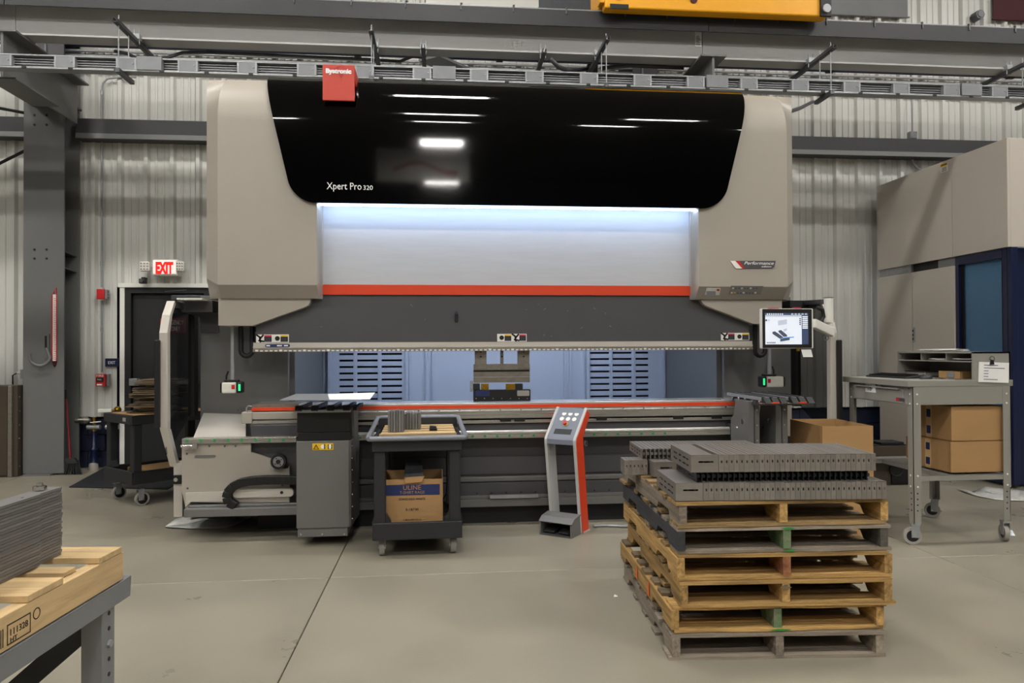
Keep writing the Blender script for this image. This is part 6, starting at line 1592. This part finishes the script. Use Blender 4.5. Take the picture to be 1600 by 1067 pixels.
# ---------------------------------------------------------------- steel brackets on the pallets
base = 6*PH
Rm = Matrix.Translation((pFL.x+.035, pFL.y, 0)) @ Matrix.Rotation(ang, 4, 'Z')
HB = .083; TH = .002
def bracket_mesh(L, pit, H, wide=False, slots=True, curl=False):
    m_ = MB()
    # web with two rows of slots, seen only on the outermost bracket
    cols = []; ys = [0.0]
    for k in range(5):
        y = .08+k*.1
        if y+.04 < L-.03: cols.append((y, y+.035)); ys += [y, y+.035]
    ys.append(L)
    zs_ = [0, H*.28, H*.38, H*.62, H*.72, H]
    for i in range(len(ys)-1):
        for j in range(5):
            if i % 2 == 1 and j in (1, 3) and slots: continue
            m_.box(-TH/2, TH/2, ys[i], ys[i+1], zs_[j], zs_[j+1])
    wl = pit-TH/2-.0007
    m_.box(0, wl, L-.002, L, 0, H)                    # rear flange
    m_.box(0, min(pit, .13)*.8, .012, L-.002, H-TH, H)         # folded top edge
    if wide:
        for xx in (.005, .03, .06, .09): m_.box(xx, xx+TH, .004, L-.004, 0, H-TH)  # nested webs; the one nearest the left face is added to darken its slots
    if curl:
        pts = arc(pit*.5, H*.5, H*.46, 100, 260, 8); rows = []
        for y in (-.004, .03): rows.append([Vector((pit*.05+(x_-pit*.5+H*.46)*.35, y, z_)) for x_, z_ in pts])
        m_.grid(rows); m_.cyl((pit*.5, .012, H*.5), (pit*.5, .03, H*.5), pit*.36, 10)
        m_.box(-TH/2, TH/2+.001, -.006, 0, 0, H)
    else:
        w_ = wl
        if wide:                                            # full front flange with keyhole slot
            s0, s1, zc_, hh = .035, .105, H*.6, .0042
            m_.box(0, w_, -TH, 0, 0, zc_-hh).box(0, w_, -TH, 0, zc_+hh, H).box(0, s0, -TH, 0, zc_-hh, zc_+hh).box(s1, w_, -TH, 0, zc_-hh, zc_+hh)
        else:
            c_, hh, hw = pit*.55, .0062, .0028
            m_.box(0, w_, -TH, 0, 0, H*.6-hh).box(0, w_, -TH, 0, H*.6+hh, H).box(0, c_-hw, -TH, 0, H*.6-hh, H*.6+hh).box(c_+hw, w_, -TH, 0, H*.6-hh, H*.6+hh)
        m_.box(0, w_*.985, -TH, .012, H-TH, H)                # folded top lip
    return m_
def row(n, x0, y0, z0, L, pit, H, label, group, first=True, curl=False, m_='bracket_steel', flip=False, rot=0.0):
    nm = 'steel_bracket'
    me = bracket_mesh(L, pit, H, curl=curl).mesh(nm, MATS[m_])
    k0 = 0; off = 0
    Rr = Rm @ Matrix.Translation((x0, y0, 0)) @ Matrix.Rotation(rot, 4, 'Z')
    def put(mesh, x, lab):
        o = bpy.data.objects.new(nm, mesh); COL.objects.link(o)
        o.matrix_world = Rr @ Matrix.Translation((x, RNG.uniform(-.0006, .0006), z0+RNG.uniform(0, .0006)))
        tag(o, lab, 'metal bracket', group)
        if x == 0:                                           # slots on the exposed left face
            for i in range(int((L-.06)/.07)):
                for zf in (.32, .66):
                    y_ = .045+i*.07
                    MB().prism(rrect(y_, y_+.028, H*zf-.0035, H*zf+.0035, .0033), 'x', -TH/2-.0006, -TH/2).build('slot', 'black', o, local=True)
        return o
    if first:
        put(bracket_mesh(L, .13, H, wide=True).mesh(nm, MATS[m_]), 0, label[1]); off = .131
    for k in range(n): put(me, off+k*pit, nth(k+1+(1 if first else 0))+label[0])
    return off+n*pit
def rloc(px, py, z):
    "pallet-frame coordinates of a pixel at height z"
    return Rm.inverted() @ P(px, py, Z=z)
pit = .0242
z1 = base+.001
a = rloc(1061, 787, z1); e = rloc(1391, 783, z1)
n1 = int((e.x-a.x-.131)/pit)+1
yfr = .012
row(n1, a.x, yfr, z1, .38, pit, HB, (' steel bracket from the left in the bottom front row on the pallet', 'steel bracket with a keyhole slot at the left end of the bottom row'), 'bottom row of steel brackets')
z2 = z1+HB+.0015
b = rloc(1092, 755, z2+.0); e2 = rloc(1355, 746, z2)
n2 = int((e2.x-b.x)/.0255)
H2 = .045
row(n2, b.x, yfr+.03, z2, .36, .0255, H2, (' black-ended steel bracket from the left in the middle row on the pallet', ''), 'middle row of curled brackets', first=False, curl=True, m_='bracket_dark')
z3 = z2+H2+.0015
c = rloc(1083, 740, z3); e3 = rloc(1369, 733, z3)
n3 = int((e3.x-c.x-.131)/pit)
row(n3, c.x, yfr+.01, z3, .38, pit, HB*.98, (' steel bracket from the left in the top front row on the pallet', 'steel bracket with a keyhole slot at the left end of the top row'), 'top row of steel brackets')
# rear group on the left
zr = base+.001
d = rloc(976, 742, zr)
row(6, d.x, d.y, zr, .12, .022, HB, (' steel bracket from the left in the small rear row on the pallet', 'steel bracket with a slot lying at the front of the small rear row'), 'small rear row of brackets', first=False)
f = rloc(1005, 745, zr)
t_ = bracket_mesh(.14, .13, HB, wide=True).mesh('steel_bracket', MATS['bracket_steel'])
o = bpy.data.objects.new('steel_bracket', t_); COL.objects.link(o); o.matrix_world = Rm @ Matrix.Translation((f.x+.058, f.y-.01, zr)) @ Matrix.Rotation(.06, 4, 'Z')
tag(o, 'single wide steel bracket with a slot leaning at the rear left of the pallet', 'metal bracket', 'small rear row of brackets')
zr2 = zr+HB+.002
h = rloc(1003, 717, zr2); h2 = rloc(1038, 713, zr2)
nr = 30
row(nr, h.x, h.y, zr2, .36, .0242, .055, (' steel bracket from the left in the rear upper row on the pallet', ''), 'rear upper row of brackets', first=False, curl=True)
# bearer blocks carrying the upper rear row
g = random.Random(2)
for k, xx in enumerate((.16, .42, .66)):
    t = thing('wood_bearer', ('wood bearer under the rear bracket row, nearest the left corner', 'wood bearer under the middle of the rear bracket row', 'wood bearer under the right part of the rear bracket row')[k], 'wood block', Rm @ Vector((xx+h.x-.1, h.y+.16, zr)), ang)
    MB().box(-.03, .03, -.07, .2, 0, HB+.001).build('block', 'wood_dark_y', t, local=True, bev=.002); MB().box(-.03, .03, -.072, -.07, .01, HB-.01).build('end_grain', 'wood_dark_x', t, local=True)
# ================================================================ FOREGROUND BENCH (left)
zb = .73
c1 = P(204, 900, Z=zb); c2 = P(0, 1026, Z=zb)
ab = math.atan2(c2.x-c1.x, -(c2.y-c1.y))       # bench runs towards the camera
BR = math.atan2(-(c1.x-c2.x), (c1.y-c2.y))
BN = thing('work_bench', 'grey steel work bench at the lower left carrying a pallet of plates', 'work bench', (c1.x, c1.y, 0), BR)
# local frame: x to the right edge at 0, y = 0 far end, negative towards the camera
hp = .062
MB().box(-.004, 0, -2.4, 0, zb-hp, zb).box(-.06, 0, -2.4, 0, zb-.004, zb).build('side_rail', 'steel_grey', BN, local=True, bev=.002)
MB().box(-1.1, 0, -.004, 0, zb-hp, zb).box(-1.1, 0, -.06, 0, zb-.004, zb).build('end_rail', 'steel_grey', BN, local=True, bev=.002)
MB().box(-1.1, -1.096, -2.4, 0, zb-hp, zb).build('side_rail', 'steel_grey', BN, local=True)
lg = P(143, 950, Y=(Matrix.Translation((c1.x, c1.y, 0)) @ Matrix.Rotation(BR, 4, 'Z') @ Vector((-.02, -.14, 0))).y)
inv = (Matrix.Translation((c1.x, c1.y, 0)) @ Matrix.Rotation(BR, 4, 'Z')).inverted()
lx = (inv @ lg).x
for (x1, y1) in ((-.006, -.105), (-1.09, -.105), (-.006, -2.2), (-1.09, -2.2)):
    s = -1 if x1 > -.5 else 1
    l = MB().box(min(x1, x1+s*.004), max(x1, x1+s*.004), y1-.05, y1+.05-.03, 0, zb-.01).box(min(x1, x1+s*.062), max(x1, x1+s*.062), y1-.05, y1-.046, 0, zb-.01).build('leg', 'steel_grey', BN, local=True, bev=.001)
    if x1 > -.5:
        for k in range(11):
            z = zb-.075-k*.046
            MB().cyl((x1-.0045, y1-.012, z), (x1+.0012, y1-.012, z), .0068, 10).build('leg_hole', 'black', l, local=True)
            if k in (2, 5): MB().cyl((x1, y1-.012, z), (x1+.008, y1-.012, z), .011, 6, smooth=False).build('hex_bolt', 'galv', l, local=True)
MB().bar((-.06, -.13, zb-.11), (-.72, -.13, .05), .006, .06).build('diagonal_brace', 'black_soft', BN, local=True)
# pallet on the bench
BP = thing('plate_pallet', 'pale pine pallet lying on the grey work bench', 'pallet', (c1.x, c1.y, zb), BR)
ph = .088
for x in (-.045, -.55, -1.05): MB().box(x, x+.04, -1.6, -.035, .003, ph).build('stringer', 'pine', BP, local=True, bev=.002)
g = random.Random(12)
pb = []
for k, (y0, w_, dz) in enumerate(((-.17, .125, 0), (-.30, .06, -.004), (-.50, .15, 0), (-.66, .1, -.006), (-.85, .13, 0), (-1.05, .13, 0), (-1.25, .13, 0), (-1.5, .13, 0))):
    MB().box(-1.06, -.004-(.03 if k in (1, 3) else 0), y0, y0+w_, ph+.001, ph+.019+dz).build('top_board', 'pine_x', BP, local=True, bev=.002)
    MB().box(-1.06, 0, y0-.0, y0+w_, -.012+.0135, .0135-.012+.0005) if False else None
# ink stamp on the stringer
iy = -.575
ys_ = lambda d: iy+d
for a0, a1, b0, b1 in ((-.0, .003, .012, .062), (.085, .088, .012, .062), (0, .088, .012, .015), (0, .088, .059, .062)):
    MB().box(-.0052, -.0044, ys_(a0), ys_(a1), b0, b1).build('ink_stamp', 'print_black', BP, local=True)
text('111328', .02, (-.0045, ys_(.012), .032), 'print_black', BP, name='ink_stamp', right=(0, 1, 0), width=.065, height=.016, local=True)
text('HT', .02, (-.0045, ys_(.012), .016), 'print_black', BP, name='ink_stamp', right=(0, 1, 0), width=.025, height=.011, local=True)
MB().ring((-.0052, ys_(.112), .05), (-.0044, ys_(.112), .05), .015, .012, 16).build('ink_stamp', 'print_black', BP, local=True)
for k in range(3): MB().box(-.0052, -.0044, ys_(-.03+k*.007), ys_(-.027+k*.007), .014, .058).build('ink_stamp', 'print_black', BP, local=True)
# plates stacked on the pallet
far = inv @ P(100, 866, Z=zb+ph+.02)
px_right = far.x; py_far = far.y
ztop = None
g = random.Random(31)
n = 24; z = ph+.0205; thk = .0085
for k in range(n):
    dx_ = g.uniform(-.0015, .0015); dy_ = g.uniform(-.003, .003)
    nt = .045
    pts = [(px_right-.056, -1.7), (px_right, -1.7), (px_right, py_far-.11), (px_right-.006, py_far-.105), (px_right-.006, py_far), (px_right-.056, py_far)]
    m_ = MB().prism([(a+dx_, b+dy_) for a, b in pts], 'z', 0, thk*.86)
    o = bpy.data.objects.new('steel_strip', m_.mesh('steel_strip', MATS['plate_steel'])); COL.objects.link(o)
    o.matrix_world = Matrix.Translation((c1.x, c1.y, zb+z)) @ Matrix.Rotation(BR, 4, 'Z')
    top = k == n-1
    tag(o, 'topmost steel strip with slots of the pile on the work bench' if top else nth(k+1)+' narrow steel strip from the bottom of the pile on the work bench', 'steel strip', 'steel strips on the work bench')
    if top:
        for (u, v, l_, w_) in ((-.02, -.16, .010, .006), (-.02, -.30, .05, .006), (-.036, -.31, .05, .006), (-.03, -.40, .010, .006), (-.02, -.54, .05, .006), (-.036, -.55, .05, .006)):
            MB().prism(rrect(px_right+u-w_/2, px_right+u+w_/2, py_far+v-l_/2, py_far+v+l_/2, .0029), 'z', thk*.86, thk*.86+.0006).build('slot', 'black', o, local=True)
    z += thk
t = thing('hex_nut', 'shiny nut lying on the top plate at its far end', 'nut', Matrix.Translation((c1.x, c1.y, zb+z+.001)) @ Matrix.Rotation(BR, 4, 'Z') @ Vector((px_right-.035, py_far-.06, 0)))
MB().ring((0, 0, 0), (0, 0, .012), .018, .009, 6).build('nut', 'chrome', t, local=True); MB().cyl((0, 0, 0), (0, 0, .02), .0085, 10).build('bolt_end', 'chrome', t, local=True)
# dark castor just inside the left edge
q = P(-4, 770, Z=.06)
t = thing('rubber_castor', 'black rubber castor cut by the left edge of the picture', 'castor', (q.x-.05, q.y, 0))
MB().ring((q.x-.06, q.y-.02, .06), (q.x-.06, q.y+.02, .06), .06, .03, 20).build('tyre', 'rubber', t); MB().cyl((q.x-.06, q.y-.018, .06), (q.x-.06, q.y+.018, .06), .031, 14).build('wheel_hub', 'black_soft', t)
MB().box(q.x-.09, q.x-.03, q.y-.03, q.y+.03, .12, .15).build('fork', 'black_soft', t)
# small scraps of paper on the floor
for px, py, lb in ((962, 933, 'tiny white paper scrap on the floor left of the pallet stack'),):
    q = P(px, py, Z=0); tag(MB().add([q+Vector((-.012, 0, .002)), q+Vector((.01, -.01, .006)), q+Vector((.014, .012, .003)), q+Vector((-.004, .015, .012))], [(0, 1, 2, 3)]).build('paper_scrap', 'paper', solid=.001), lb, 'scrap')
